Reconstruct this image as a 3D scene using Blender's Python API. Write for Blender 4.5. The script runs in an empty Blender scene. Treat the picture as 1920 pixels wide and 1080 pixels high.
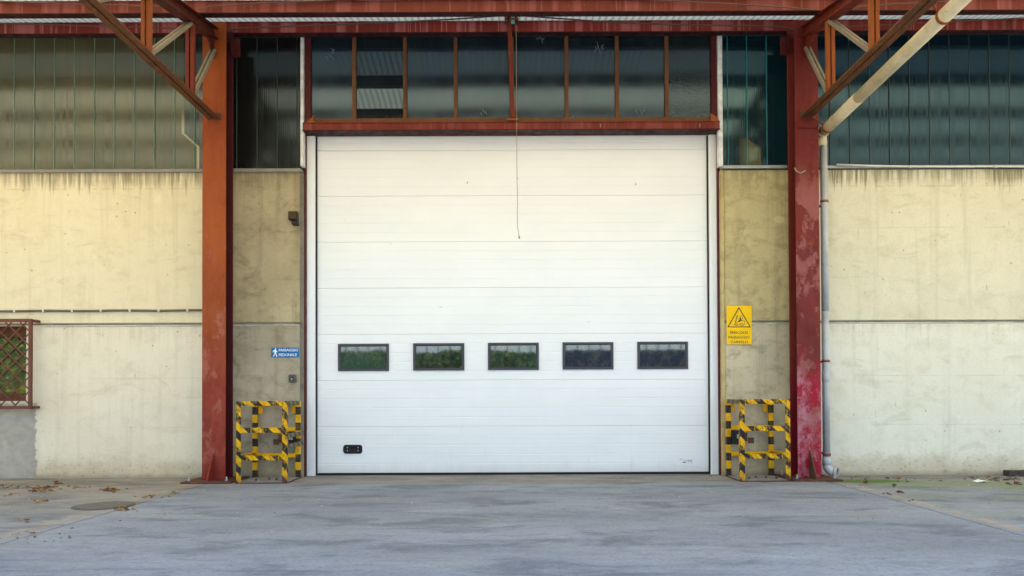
import bpy, bmesh, math, random
from mathutils import Vector, Matrix
R = math.radians
random.seed(7)
S = bpy.context.scene
COL = S.collection

# ------------------------------------------------------------------ camera
F = 1350.0                       # focal length in pixels of the 1920 wide photograph
CAM = Vector((0.0, -9.0, 1.02))
PITCH, ROLL = R(0.75), R(0.22)
VX, HY = 957.0, 740.0            # vanishing point of the ground joints
cy0 = HY - F * math.tan(PITCH)
CX, CY = VX, cy0
fwd = Vector((0, math.cos(PITCH), math.sin(PITCH)))
up0 = Vector((0, -math.sin(PITCH), math.cos(PITCH)))
r0 = Vector((1, 0, 0))
rgt = math.cos(ROLL) * r0 - math.sin(ROLL) * up0
upv = math.sin(ROLL) * r0 + math.cos(ROLL) * up0
cd = bpy.data.cameras.new('camera')
cam = bpy.data.objects.new('camera', cd)
COL.objects.link(cam)
cd.sensor_width = 36.0
cd.lens = F / 1920 * 36
cd.shift_x = (960 - CX) / 1920
cd.shift_y = (CY - 540) / 1920
cd.clip_start, cd.clip_end = 0.1, 2000
m3 = Matrix((rgt, upv, -fwd)).transposed()
cam.matrix_world = Matrix.Translation(CAM) @ m3.to_4x4()
S.camera = cam

def P(px, py, Y):
    """the world point on the plane y = Y seen at a pixel of the 1920x1080 photograph"""
    d = fwd + (px - CX) / F * rgt + (CY - py) / F * upv
    return CAM + d * ((Y - CAM.y) / d.y)
def PX(px, py, Y): return P(px, py, Y).x
def PZ(px, py, Y): return P(px, py, Y).z
def RC(x0, y0, x1, y1, Y):
    """pixel rectangle -> world (x0, x1, z0, z1)"""
    mx, my = (x0 + x1) / 2, (y0 + y1) / 2
    return PX(x0, my, Y), PX(x1, my, Y), PZ(mx, y1, Y), PZ(mx, y0, Y)

# ------------------------------------------------------------------ light
SUN_EL, SUN_AZ = R(62), R(0)     # high sun behind the building: it strikes the translucent canopy and the yard beyond its edge
W = bpy.data.worlds.new('World'); S.world = W; W.use_nodes = True
wn = W.node_tree
bg = wn.nodes['Background']
sky = wn.nodes.new('ShaderNodeTexSky')
sky.sky_type = 'NISHITA'; sky.sun_disc = False
sky.sun_elevation = SUN_EL; sky.sun_rotation = SUN_AZ
sky.air_density, sky.dust_density, sky.ozone_density = 1.0, 2.5, 0.6
wn.links.new(sky.outputs[0], bg.inputs[0])
bg.inputs[1].default_value = 0.15
sl = bpy.data.lights.new('sun', 'SUN'); sl.energy = 4.5; sl.angle = R(0.5); sl.color = (1, .93, .82)
so = bpy.data.objects.new('sun', sl); COL.objects.link(so)
so.rotation_euler = Vector((0, -math.cos(SUN_EL), -math.sin(SUN_EL))).to_track_quat('-Z', 'Y').to_euler()
so.location = (0, 20, 20)
S.view_settings.view_transform = 'Standard'; S.view_settings.look = 'None'
S.view_settings.exposure = 2.26; S.view_settings.gamma = 1
S.render.engine = 'CYCLES'
S.cycles.use_denoising = True
S.cycles.denoiser = 'OPENIMAGEDENOISE'; S.cycles.denoising_input_passes = 'RGB_ALBEDO_NORMAL'; S.cycles.denoising_prefilter = 'ACCURATE'
S.cycles.max_bounces = 8; S.cycles.diffuse_bounces = 5

# ------------------------------------------------------------------ node helpers
class NT:
    def __init__(s, name, rough=.6, metal=0, spec=.5):
        s.m = bpy.data.materials.new(name); s.m.use_nodes = True
        s.t = s.m.node_tree; s.b = s.t.nodes['Principled BSDF']
        s.b.inputs['Roughness'].default_value = rough
        s.b.inputs['Metallic'].default_value = metal
        s.b.inputs['Specular IOR Level'].default_value = spec
    def n(s, ty, **k):
        nd = s.t.nodes.new('ShaderNode' + ty)
        for a, v in k.items(): setattr(nd, a, v)
        return nd
    def set(s, sock, v):
        if isinstance(v, bpy.types.NodeSocket): s.t.links.new(v, sock)
        elif isinstance(v, tuple) and len(v) == 3 and sock.type == 'RGBA': sock.default_value = (*v, 1)
        else: sock.default_value = v
    def pos(s, sc=(1, 1, 1), off=(0, 0, 0), obj=False):
        src = s.n('TexCoord').outputs['Object'] if obj else s.n('NewGeometry').outputs['Position']
        mp = s.n('Mapping'); s.t.links.new(src, mp.inputs[0])
        mp.inputs['Location'].default_value = off; mp.inputs['Scale'].default_value = sc
        return mp.outputs[0]
    def xyz(s, obj=False):
        src = s.n('TexCoord').outputs['Object'] if obj else s.n('NewGeometry').outputs['Position']
        q = s.n('SeparateXYZ'); s.t.links.new(src, q.inputs[0]); return q.outputs
    def noise(s, vec, scale=1, det=5, ro=.55, dist=0):
        q = s.n('TexNoise'); s.t.links.new(vec, q.inputs['Vector'])
        q.inputs['Scale'].default_value = scale; q.inputs['Detail'].default_value = det
        q.inputs['Roughness'].default_value = ro; q.inputs['Distortion'].default_value = dist
        return q.outputs['Fac']
    def voro(s, vec, scale=1, feature='F1', out='Distance'):
        q = s.n('TexVoronoi', feature=feature); s.t.links.new(vec, q.inputs['Vector'])
        q.inputs['Scale'].default_value = scale
        return q.outputs[out]
    def mr(s, v, a, b, c=0, d=1, smooth=True):
        q = s.n('MapRange', interpolation_type='SMOOTHSTEP' if smooth else 'LINEAR')
        s.set(q.inputs[0], v)
        for i, x in enumerate((a, b, c, d)): s.set(q.inputs[1 + i], x)
        return q.outputs[0]
    def ma(s, op, a, b=0.0, c=None):
        q = s.n('Math', operation=op); s.set(q.inputs[0], a); s.set(q.inputs[1], b)
        if c is not None: s.set(q.inputs[2], c)
        return q.outputs[0]
    def mul(s, *v):
        o = v[0]
        for x in v[1:]: o = s.ma('MULTIPLY', o, x)
        return o
    def mix(s, f, a, b, blend='MIX'):
        q = s.n('Mix', data_type='RGBA', blend_type=blend)
        s.set(q.inputs[0], f); s.set(q.inputs[6], a); s.set(q.inputs[7], b)
        return q.outputs[2]
    def band(s, v, a, b, w=.01):
        """1 between a and b, soft edge w"""
        return s.mul(s.mr(v, a - w, a + w), s.mr(v, b - w, b + w, 1, 0))
    def color(s, c): s.set(s.b.inputs['Base Color'], c); return s
    def bump(s, h, strength=.3, dist=.01):
        q = s.n('Bump'); q.inputs['Strength'].default_value = strength; q.inputs['Distance'].default_value = dist
        s.set(q.inputs['Height'], h); s.t.links.new(q.outputs[0], s.b.inputs['Normal']); return s
    def rough(s, v): s.set(s.b.inputs['Roughness'], v); return s

M = {}
def plain(name, col, rough=.6, metal=0, spec=.5, var=.12, scale=6, obj=False):
    k = NT(name, rough, metal, spec)
    a = k.noise(k.pos(obj=obj), scale, 6, .65)
    c0 = tuple(x * (1 - var) for x in col); c1 = tuple(min(1, x * (1 + var)) for x in col)
    k.color(k.mix(k.mr(a, .3, .7), c0, c1)); k.bump(k.noise(k.pos(obj=obj), scale * 12, 3), .06, .004)
    M[name] = k.m; return k.m

def concrete(name, base, tint, off=0, drips=0, top_z=3.7, patch=None, bare=0, bottom=(.40, .30, .15)):
    """cast or painted concrete wall: streaks, blotches, pits, run-off under the ledge and a splash line at the foot"""
    k = NT(name, .85, 0, .25)
    o = (off, off * .7, off * 1.3)
    x, y, z = k.xyz()
    big = k.noise(k.pos((.8, .8, .9), o), 1, 5, .6)
    st = k.noise(k.pos((7, 7, .35), o), 1, 5, .6)
    st2 = k.noise(k.pos((20, 20, .5), o), 1, 4, .6)
    med = k.noise(k.pos((4, 4, 5), o), 1, 7, .7, .4)
    fine = k.noise(k.pos((60, 60, 60), o), 1, 3, .6)
    c = k.mix(k.mr(big, .3, .7), base, tint)
    dk = tuple(v * (.62 if bare else .80) for v in tint)
    c = k.mix(k.mul(k.mr(st, .5, .75), .55), c, dk)
    c = k.mix(k.mul(k.mr(med, .46, .70), .75 if bare else .34), c, tuple(v * w for v, w in zip(dk, (.95, .9, .8))))
    c = k.mix(k.mul(k.mr(fine, .35, .75), .16), c, tuple(v * .6 for v in dk))
    lt = tuple(min(.95, v * 1.25) for v in base)
    c = k.mix(k.mul(k.mr(k.noise(k.pos((3, 3, 1.6), (off + 5, 0, 3)), 1, 6, .7), .58, .75), .35), c, lt)
    # hairline formwork marks
    zz = k.ma('ADD', z, k.mul(k.ma('SUBTRACT', big, .5), .06))
    fr = k.ma('FRACT', k.ma('MULTIPLY', zz, 1.62))
    line = k.mul(k.band(fr, .01, .018, .006), k.mr(k.noise(k.pos((1.4, 1.4, 6), o), 1, 4, .6), .48, .62))
    c = k.mix(k.mul(line, .4), c, tuple(v * .45 for v in dk))
    # pits and rust specks
    vd = k.voro(k.pos((1, 1, .8), o), 10)
    pit = k.mul(k.mr(vd, .05, .13, 1, 0), k.mr(k.noise(k.pos((2.2, 2.2, 2.2), o), 1, 4, .7), .52, .62))
    c = k.mix(k.mul(pit, .6), c, (.14, .11, .075))
    vd2 = k.voro(k.pos((1.7, 1.7, .42), (off + 9, 0, 0)), 5)
    sc = k.mul(k.mr(vd2, .03, .10, 1, 0), k.mr(k.noise(k.pos((9, 9, 3), o), 1, 4, .7), .5, .62))
    c = k.mix(k.mul(sc, .6), c, (.22, .13, .05))
    if not bare:
        peel = k.mul(k.mr(k.noise(k.pos((11, 11, 4), (off + 3, 0, 0)), 1, 7, .75), .66, .72), k.mr(big, .45, .6))
        c = k.mix(k.mul(peel, .4), c, (.35, .29, .18))
    # fine upright scratches, orange rust dots and a few pale repairs
    scr = k.mul(k.mr(k.noise(k.pos((42, 42, 3.2), (off + 8, 0, 0)), 1, 3, .6), .68, .74), k.mr(k.noise(k.pos((1.7, 1.7, 1.7), (off + 4, 0, 0)), 1, 3, .6), .48, .6))
    c = k.mix(k.mul(scr, .5), c, (.24, .18, .09))
    rd = k.mul(k.mr(k.voro(k.pos((1, 1, 1), (off + 12, 0, 0)), 4.2), .03, .07, 1, 0), k.mr(med, .42, .5))
    c = k.mix(k.mul(rd, .7), c, (.40, .19, .04))
    rp = k.mr(k.ma('ADD', k.voro(k.pos((1, 1, 1.2), (off + 15, 0, 0)), .95), k.mul(k.ma('SUBTRACT', med, .5), .10)), .07, .09, 1, 0)
    c = k.mix(k.mul(rp, .45), c, lt)
    clo = k.mul(k.mr(k.noise(k.pos((1.5, 1.5, 3.6), (off + 18, 0, 0)), 1, 7, .75, .8), .54, .68), .34)
    c = k.mix(clo, c, tuple(v * w for v, w in zip(tint, (.62, .58, .5))))
    # long vertical water stains
    vs = k.mul(k.mr(k.noise(k.pos((2.6, 2.6, .10), (off + 2, 0, 0)), 1, 6, .7), .57, .72), k.mr(z, .2, 2.6, .2, 1))
    c = k.mix(k.mul(vs, .32), c, (.40, .30, .12))
    if drips:
        d = k.noise(k.pos((16, 16, .5), (off + 1, 0, 0)), 1, 4, .75)
        e = k.noise(k.pos((1.3, 1.3, .3), (off + 6, 0, 0)), 1, 3, .6)
        ln = k.ma('ADD', .05, k.mul(k.mr(d, .4, .85), k.mr(e, .3, .7, .25, .7)))
        h = k.ma('SUBTRACT', top_z, z)
        dm = k.mul(k.mr(k.ma('DIVIDE', h, ln), .3, 1.05, 1, 0), k.mr(d, .46, .56), k.mr(e, .36, .56))
        c = k.mix(k.mul(dm, drips * .85), c, (.20, .16, .075))
        thin = k.mul(k.mr(h, 0.0, .20, 1, 0), k.mr(st2, .42, .6), k.mr(e, .25, .5, .4, 1))
        c = k.mix(k.mul(thin, drips * .7), c, (.19, .155, .085))
        wl = k.mul(k.band(h, .155, .168, .006), k.mr(med, .45, .55))
        c = k.mix(k.mul(wl, drips * .35), c, (.25, .20, .11))
    # splash zone
    zb = k.mr(k.ma('SUBTRACT', z, k.mul(med, .35)), -.12, .16, 1, 0)
    c = k.mix(k.mul(zb, .5), c, bottom)
    zb2 = k.mr(k.ma('SUBTRACT', z, k.mul(med, .10)), -.05, .03, 1, 0)
    c = k.mix(k.mul(zb2, .45), c, (.14, .11, .07))
    spl = k.mul(k.mr(k.noise(k.pos((22, 22, 30), o), 1, 5, .7), .56, .66), k.mr(z, .05, .42, 1, 0))
    c = k.mix(k.mul(spl, .55), c, (.20, .13, .06))
    if patch:
        x1, z1 = patch
        jit = k.mul(k.ma('SUBTRACT', k.noise(k.pos((9, 9, 9)), 1, 5, .7), .5), .22)
        pm = k.mul(k.mr(k.ma('ADD', x, jit), x1 - .01, x1 + .01, 1, 0), k.mr(k.ma('ADD', z, jit), z1 - .02, z1 + .02, 1, 0))
        gc = k.mix(k.mr(med, .3, .7), (.30, .27, .22), (.45, .41, .34))
        c = k.mix(k.mul(pm, .93), c, gc)
    k.color(c)
    k.bump(k.ma('ADD', k.mul(fine, .25), k.ma('ADD', k.mul(med, .8), k.mul(pit, -1.2))), .35, .008)
    M[name] = k.m; return k.m

def painted_steel(name, c0, c1, rust=.35, fade=None, drips=0, off=0, rough=.5, low=None):
    """red oxide and gloss paint on steel, with rust, chalky fading and runs"""
    k = NT(name, rough, 0, .22)
    o = (off, off, off)
    a = k.noise(k.pos((2.2, 2.2, 1.1), o), 1, 6, .65)
    b = k.noise(k.pos((11, 11, 7), o), 1, 7, .7)
    g = k.noise(k.pos((26, 26, 2), o), 1, 4, .6)
    c = k.mix(k.mr(a, .32, .68), c0, c1)
    if low:
        l0, l1, za, zb = low
        z = k.xyz()[2]
        zz = k.ma('ADD', z, k.mul(k.ma('SUBTRACT', k.noise(k.pos((4, 4, 3), (off + 6, 0, 0)), 1, 7, .7), .5), 1.6))
        c = k.mix(k.mr(zz, za, zb, 1, 0), c, k.mix(k.mr(k.noise(k.pos((4.5, 4.5, 3), (off + 9, 0, 0)), 1, 8, .75), .46, .58), l0, l1))
    c = k.mix(k.mul(k.mr(g, .5, .75), .35), c, tuple(v * .6 for v in c0))
    if fade:
        col, lo, zlo, zhi = fade
        x, y, z = k.xyz()
        fm = k.mul(k.mr(k.noise(k.pos((3.4, 3.4, 2.1), (off + 4, 0, 0)), 1, 8, .72), lo, lo + .06), k.mr(z, zlo - .3, zlo + .3), k.mr(z, zhi - .3, zhi + .3, 1, 0))
        c = k.mix(k.mul(fm, .7, k.mr(b, .25, .6, .5, 1)), c, col)
    if drips:
        x, y, z = k.xyz()
        d = k.noise(k.pos((5.5, 1, .05), o), 1, 2, .5)
        d2 = k.noise(k.pos((26, 1, .5), o), 1, 3, .6)
        c = k.mix(k.mul(k.mr(d, .5, .58), drips * .6), c, (.48, .16, .15))
        c = k.mix(k.mul(k.mr(d2, .57, .66), drips * .5), c, (.55, .25, .21))
        c = k.mix(k.mul(k.mr(k.noise(k.pos((15, 1, .4), (off + 7, 0, 0)), 1, 3, .6), .56, .66), drips * .6), c, (.09, .02, .015))
    rm = k.mr(b, .66 - rust * .25, .74 - rust * .15)
    c = k.mix(k.mul(rm, .75), c, k.mix(k.mr(g, .3, .7), (.10, .035, .012), (.26, .10, .03)))
    k.color(c); k.rough(k.mr(b, .3, .75, rough - .08, .85))
    k.bump(b, .25, .004)
    M[name] = k.m; return k.m

# ------------------------------------------------------------------ mesh helpers
ROOT = {}
def finish(name, bm, mats, parent=None, smooth=False):
    me = bpy.data.meshes.new(name)
    if parent is not None:
        L = ROOT.get(parent.name)
        if L is None and parent.parent is not None: L = ROOT.get(parent.parent.name)
        if L is not None: bmesh.ops.translate(bm, verts=bm.verts, vec=-L)
    bmesh.ops.recalc_face_normals(bm, faces=bm.faces) if not bm.faces or len(bm.faces) < 20000 else None
    bm.to_mesh(me); bm.free()
    for m in (mats if isinstance(mats, (list, tuple)) else [mats]): me.materials.append(M[m])
    if smooth:
        for p in me.polygons: p.use_smooth = True
    o = bpy.data.objects.new(name, me); COL.objects.link(o)
    if parent is not None: o.parent = parent
    return o
def tag(o, label, cat, group=None):
    o['label'] = label; o['category'] = cat
    if group: o['group'] = group
    return o
def kind(o, k): o['kind'] = k; return o
def thing(name, label, cat, loc=(0, 0, 0), group=None):
    o = bpy.data.objects.new(name, None); COL.objects.link(o)
    o.location = loc; o.empty_display_size = .1
    ROOT[o.name] = Vector(loc)
    return tag(o, label, cat, group)
def box(bm, x0, x1, y0, y1, z0, z1, bev=0.0, mi=0, seg=1):
    x0, x1 = min(x0, x1), max(x0, x1); y0, y1 = min(y0, y1), max(y0, y1); z0, z1 = min(z0, z1), max(z0, z1)
    t = bmesh.new()
    v = [t.verts.new(p) for p in ((x0, y0, z0), (x1, y0, z0), (x1, y1, z0), (x0, y1, z0), (x0, y0, z1), (x1, y0, z1), (x1, y1, z1), (x0, y1, z1))]
    for f in ((0, 3, 2, 1), (4, 5, 6, 7), (0, 1, 5, 4), (1, 2, 6, 5), (2, 3, 7, 6), (3, 0, 4, 7)): t.faces.new([v[i] for i in f])
    if bev:
        bev = min(bev, .3 * min(x1 - x0, y1 - y0, z1 - z0))
        bmesh.ops.bevel(t, geom=t.edges[:], offset=bev, segments=seg, affect='EDGES', profile=.5)
    merge(bm, t, mi)
def merge(bm, t, mi=0):
    t.verts.index_update()
    vs = [bm.verts.new(v.co) for v in t.verts]
    for f in t.faces:
        try:
            nf = bm.faces.new([vs[v.index] for v in f.verts]); nf.material_index = mi; nf.smooth = f.smooth
        except ValueError: pass
    t.free()
def B(*a, **k):
    bm = bmesh.new(); box(bm, *a, **k); return bm
def bar(bm, p, q, w, h, side=Vector((1, 0, 0)), bev=.003, off=0.0, mi=0):
    """square bar from p to q; w along `side`, h across; off moves it along side"""
    p, q = Vector(p), Vector(q); d = (q - p); L = d.length; d.normalize()
    s = (side - d * side.dot(d)).normalized(); n = s.cross(d)
    t = bmesh.new()
    box(t, -w / 2 + off, w / 2 + off, -h / 2, h / 2, 0, L, bev)
    Mx = Matrix((s, n, d)).transposed().to_4x4(); Mx.translation = p
    bmesh.ops.transform(t, matrix=Mx, verts=t.verts)
    merge(bm, t, mi)
def tube(bm, pts, r, seg=10, cap=True, mi=0, smooth=True, radii=None):
    pts = [Vector(p) for p in pts]; rings = []
    pn = None
    for i, p in enumerate(pts):
        a = pts[max(0, i - 1)]; b = pts[min(len(pts) - 1, i + 1)]
        d = (b - a).normalized()
        if pn is None:
            u = d.orthogonal().normalized()
        else:
            u = (pn - d * pn.dot(d)).normalized()
        pn = u; v = d.cross(u); rr = radii[i] if radii else r
        rings.append([bm.verts.new(p + rr * (math.cos(2 * math.pi * j / seg) * u + math.sin(2 * math.pi * j / seg) * v)) for j in range(seg)])
    for a, b in zip(rings, rings[1:]):
        for j in range(seg):
            f = bm.faces.new((a[j], a[(j + 1) % seg], b[(j + 1) % seg], b[j])); f.smooth = smooth; f.material_index = mi
    if cap:
        for rg in (rings[0], rings[-1]):
            f = bm.faces.new(rg); f.material_index = mi
def prism(bm, poly, y0, y1, mi=0):
    """polygon of (x, z) pulled from y0 to y1"""
    a = [bm.verts.new((x, y0, z)) for x, z in poly]; b = [bm.verts.new((x, y1, z)) for x, z in poly]
    for f in (a, b[::-1]): bm.faces.new(f).material_index = mi
    n = len(poly)
    for i in range(n): bm.faces.new((a[i], b[i], b[(i + 1) % n], a[(i + 1) % n])).material_index = mi
def prismx(bm, poly, x0, x1, mi=0):
    """polygon of (y, z) pulled along x"""
    a = [bm.verts.new((x0, y, z)) for y, z in poly]; b = [bm.verts.new((x1, y, z)) for y, z in poly]
    for f in (a, b[::-1]): bm.faces.new(f).material_index = mi
    n = len(poly)
    for i in range(n): bm.faces.new((a[i], b[i], b[(i + 1) % n], a[(i + 1) % n])).material_index = mi
def strip(bm, pts, w, Y, th=.0015):
    """flat stroke through (x, z) points, facing -y"""
    for (xa, za), (xb, zb) in zip(pts, pts[1:]):
        d = Vector((xb - xa, zb - za)); n = Vector((-d.y, d.x)).normalized() * w / 2
        e = d.normalized() * w * .3
        prism(bm, [(xa - e.x + n.x, za - e.y + n.y), (xa - e.x - n.x, za - e.y - n.y), (xb + e.x - n.x, zb + e.y - n.y), (xb + e.x + n.x, zb + e.y + n.y)], Y - th, Y)
def disc_poly(cx, cz, rx, rz=None, n=20, a0=0, a1=2 * math.pi):
    rz = rz or rx
    return [(cx + rx * math.cos(a0 + (a1 - a0) * i / n), cz + rz * math.sin(a0 + (a1 - a0) * i / n)) for i in range(n)]
def rrect(x0, x1, z0, z1, r, n=5):
    o = []
    for cx, cz, a in ((x1 - r, z1 - r, 0), (x0 + r, z1 - r, 90), (x0 + r, z0 + r, 180), (x1 - r, z0 + r, 270)):
        o += [(cx + r * math.cos(R(a + 90 * i / n)), cz + r * math.sin(R(a + 90 * i / n))) for i in range(n + 1)]
    return o
def text(body, x0, x1, z0, z1, Y, mat, name, parent, bold=.0):
    cu = bpy.data.curves.new(name, 'FONT'); cu.body = body; cu.extrude = .002; cu.offset = bold; cu.resolution_u = 3
    ob = bpy.data.objects.new(name, cu); COL.objects.link(ob)
    dg = bpy.context.evaluated_depsgraph_get()
    me = bpy.data.meshes.new_from_object(ob.evaluated_get(dg))
    bpy.data.objects.remove(ob)
    bm = bmesh.new(); bm.from_mesh(me); bpy.data.meshes.remove(me)
    xs = [v.co.x for v in bm.verts]; ys = [v.co.y for v in bm.verts]
    ax, bx, ay, by = min(xs), max(xs), min(ys), max(ys)
    for v in bm.verts:
        u = (v.co.x - ax) / (bx - ax); w = (v.co.y - ay) / (by - ay)
        v.co = Vector((x0 + u * (x1 - x0), Y - .0012 if v.co.z > 0 else Y, z0 + w * (z1 - z0)))
    return finish(name, bm, mat, parent)

# ------------------------------------------------------------------ materials
concrete('cream_upper', (.80, .695, .475), (.76, .65, .42), 0, .75, 3.78)  # yellower than the lower panel: warm canopy glow partly put into the paint
concrete('cream_lower', (.83, .745, .565), (.78, .685, .505), 3, .1, 1.85, patch=(-5.93, .93))
concrete('pale_upper', (.72, .665, .49), (.655, .60, .43), 11, .95, 3.78)
concrete('pale_lower', (.80, .765, .625), (.74, .70, .555), 14, .15, 1.9)
concrete('raw_upper', (0.488, 0.403, 0.244), (0.366, 0.299, 0.177), 21, .5, 3.78, bare=1)
concrete('raw_lower', (0.488, 0.421, 0.293), (0.366, 0.317, 0.226), 24, .2, 1.9, bare=1)
concrete('raw_upper_right', (0.549, 0.458, 0.238), (0.439, 0.366, 0.183), 31, .4, 3.78, bare=1)
concrete('raw_lower_right', (0.598, 0.518, 0.348), (0.464, 0.403, 0.268), 34, .2, 1.9, bare=1)
concrete('raw_edge', (.26, .24, .18), (.19, .175, .13), 41, .2, 3.78, bare=1)
concrete('edge_yellow', (.62, .48, .22), (.50, .38, .18), 44, .2, 3.78, bare=1)

painted_steel('column_orange', (0.2295, 0.0425, 0.0085), (0.3060, 0.0680, 0.0119), .2, fade=((0.3570, 0.1190, 0.0765), .53, .2, 3.0), off=2, low=((0.2210, 0.0298, 0.0170), (0.2720, 0.0425, 0.0238), .75, 2.0))
painted_steel('column_crimson', (.105, .010, .009), (.165, .020, .015), .25, fade=((.30, .105, .095), .49, .1, 3.6), off=5, low=((.31, .006, .024), (.40, .16, .19), 1.0, 1.6))
painted_steel('column_side_shade', (.055, .008, .010), (.085, .012, .013), .12, off=12)  # web and rear flange: recess shadow put into the paint colour
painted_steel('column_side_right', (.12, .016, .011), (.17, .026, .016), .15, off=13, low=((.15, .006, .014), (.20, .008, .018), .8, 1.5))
painted_steel('beam_red', (0.1440, 0.0144, 0.0094), (0.2088, 0.0216, 0.0130), .12, drips=.75, off=15)
painted_steel('beam_brick', (0.1120, 0.0175, 0.0084), (0.1470, 0.0245, 0.0119), .15, drips=.3, off=18)
painted_steel('lintel_red', (0.1275, 0.0165, 0.0105), (0.1725, 0.0255, 0.0142), .2, drips=.2, off=21)
painted_steel('frame_rust', (0.1040, 0.0400, 0.0200), (0.1600, 0.0680, 0.0240), .6, off=24, rough=.7)
painted_steel('truss_rust', (0.0935, 0.0357, 0.0170), (0.1530, 0.0553, 0.0204), .75, off=27, rough=.75)
painted_steel('truss_orange', (0.2880, 0.0800, 0.0160), (0.2160, 0.0520, 0.0144), .45, off=30, rough=.65)
painted_steel('truss_dark', (.07, .014, .010), (.10, .02, .012), .4, off=33)
painted_steel('truss_red', (0.1800, 0.0263, 0.0112), (0.1275, 0.0188, 0.0090), .4, off=36)
painted_steel('flange_shade', (.030, .006, .006), (.05, .010, .009), .1, off=37)  # bottom flanges: shade of the undersides painted in as a darker red
painted_steel('jamb_red', (.062, .008, .009), (.09, .012, .011), .1, off=39)
painted_steel('grille_red', (.125, .045, .030), (.165, .062, .040), .4, off=42)
painted_steel('plate_rust', (.085, .038, .028), (.12, .055, .038), .5, off=45, rough=.8)
painted_steel('primer_grey', (0.1870, 0.1540, 0.1100), (0.2310, 0.1980, 0.1430), .25, off=48, rough=.7)
plain('ledge_metal', (.24, .22, .19), .55, .2)
plain('ledge_grey', (.34, .35, .34), .5, .3)
k = NT('white_door', .36, 0, .45)
x, y, z = k.xyz()
q = k.noise(k.pos((1.1, 1, 2.2)), 1, 6, .6); q2 = k.noise(k.pos((12, 1, 2)), 1, 6, .75)
c = k.mix(k.mr(q, .3, .7), (.80, .81, .80), (.835, .84, .83))
c = k.mix(k.mul(k.mr(q2, .60, .72), k.mr(z, .0, 1.4, 1, .25), .28), c, (.55, .53, .48))
c = k.mix(k.mul(k.mr(k.ma('SUBTRACT', z, k.mul(q2, .16)), -.06, .10, 1, 0), .35), c, (.48, .45, .40))
c = k.mix(k.mul(k.mr(k.voro(k.pos((1, 1, .5)), 2.6), .012, .03, 1, 0), .7), c, (.12, .11, .10))
c = k.mix(k.mul(k.mr(k.voro(k.pos((.35, 1, 1.2), (4, 0, 1)), 3.1), .015, .035, 1, 0), .45), c, (.35, .34, .33))
k.color(c); k.bump(k.ma('ADD', k.noise(k.pos((.8, 1, 3.5)), 1, 2, .5), k.mul(k.noise(k.pos((160, 1, 160)), 1, 2), .02)), .35, .012); M['white_door'] = k.m
plain('white_jamb', (.82, .83, .83), .35, 0, .5, .02, 2)
plain('white_strip', (.62, .62, .60), .5, 0, .5, .25, 9)
plain('black_rubber', (.012, .012, .014), .7, 0, .3)
plain('window_black', (.035, .034, .042), .45, 0, .5, .1)
plain('plastic_grey', (.07, .068, .068), .5)
plain('plastic_dark', (.014, .012, .011), .5, 0, .3)
plain('brown_lens', (.05, .028, .006), .5, 0, .25)
plain('sign_blue', (.010, .14, .36), .5, 0, .2, .08, 12)
plain('sign_yellow', (.88, .53, .0), .5, 0, .15, .05, 12)
plain('sign_white', (.85, .86, .88), .4)
plain('ink', (.012, .011, .010), .5)
plain('steel_bolt', (.30, .30, .30), .4, .8)
plain('brass', (.65, .50, .25), .35, .8)
plain('pipe_grey', (.46, .465, .46), .5, 0, .4, .12, 5)
plain('clamp_rust', (.24, .07, .04), .8)
plain('cable_black', (.03, .025, .022), .7)
plain('cable_brown', (.10, .05, .035), .7)
plain('string', (.26, .20, .13), .8)
plain('conduit_white', (.62, .60, .54), .5)
plain('conduit_brown', (.13, .10, .075), .6)
plain('teal_paint', (.16, .42, .42), .5)
plain('wood_dark', (.055, .045, .038), .8, 0, .3, .3, 14)
plain('paper', (.8, .8, .8), .8)
plain('sticker_yellow', (.7, .48, .02), .4)
plain('sticker_green', (.25, .62, .45), .4)
plain('sticker_red', (.75, .25, .32), .4)
plain('sticker_grey', (.50, .53, .55), .4)
plain('chalk', (.17, .21, .23), .9, 0, .1)
plain('iron', (.09, .08, .07), .8, .1)
plain('iron_lid', (.125, .115, .10), .85, .0, .3, .25, 20)
plain('interior', (.02, .021, .022), .9)
plain('unseen_building_shell', (.35, .33, .30), .9)
plain('grass', (.05, .13, .015), .7)
plain('bark', (.10, .075, .05), .9)
plain('container_blue', (.018, .026, .055), .5)
plain('white_wall', (.80, .77, .70), .8)
plain('tan_pane', (.55, .40, .20), .6)
plain('yard_bounce', (.38, .335, .23), .9, 0, .3, .2, 2)  # unseen yard ground, toned warm to bounce light up the wall
for nm, col in (('leaf_brown', (.19, .085, .03)), ('leaf_ochre', (.36, .20, .06)), ('leaf_grey', (.14, .115, .09)), ('leaf_red', (.28, .07, .03)),
                ('green_dark', (.045, .11, .04)), ('green_mid', (.085, .165, .045)), ('green_yellow', (.42, .38, .02))):
    plain(nm, col, .7, 0, .3, .3, 20)

# inclined pipe: dirty cream plastic
k = NT('pipe_cream', .55, 0, .4)
q = k.noise(k.pos((5, 5, 5)), 1, 6, .7); q2 = k.noise(k.pos((14, 14, 14)), 1, 5, .7)
c = k.mix(k.mr(q, .35, .65), (.60, .50, .30), (.72, .62, .40))
c = k.mix(k.mul(k.mr(q2, .55, .7), .5), c, (.27, .22, .13)); k.color(c); k.bump(q2, .1); M['pipe_cream'] = k.m

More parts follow.
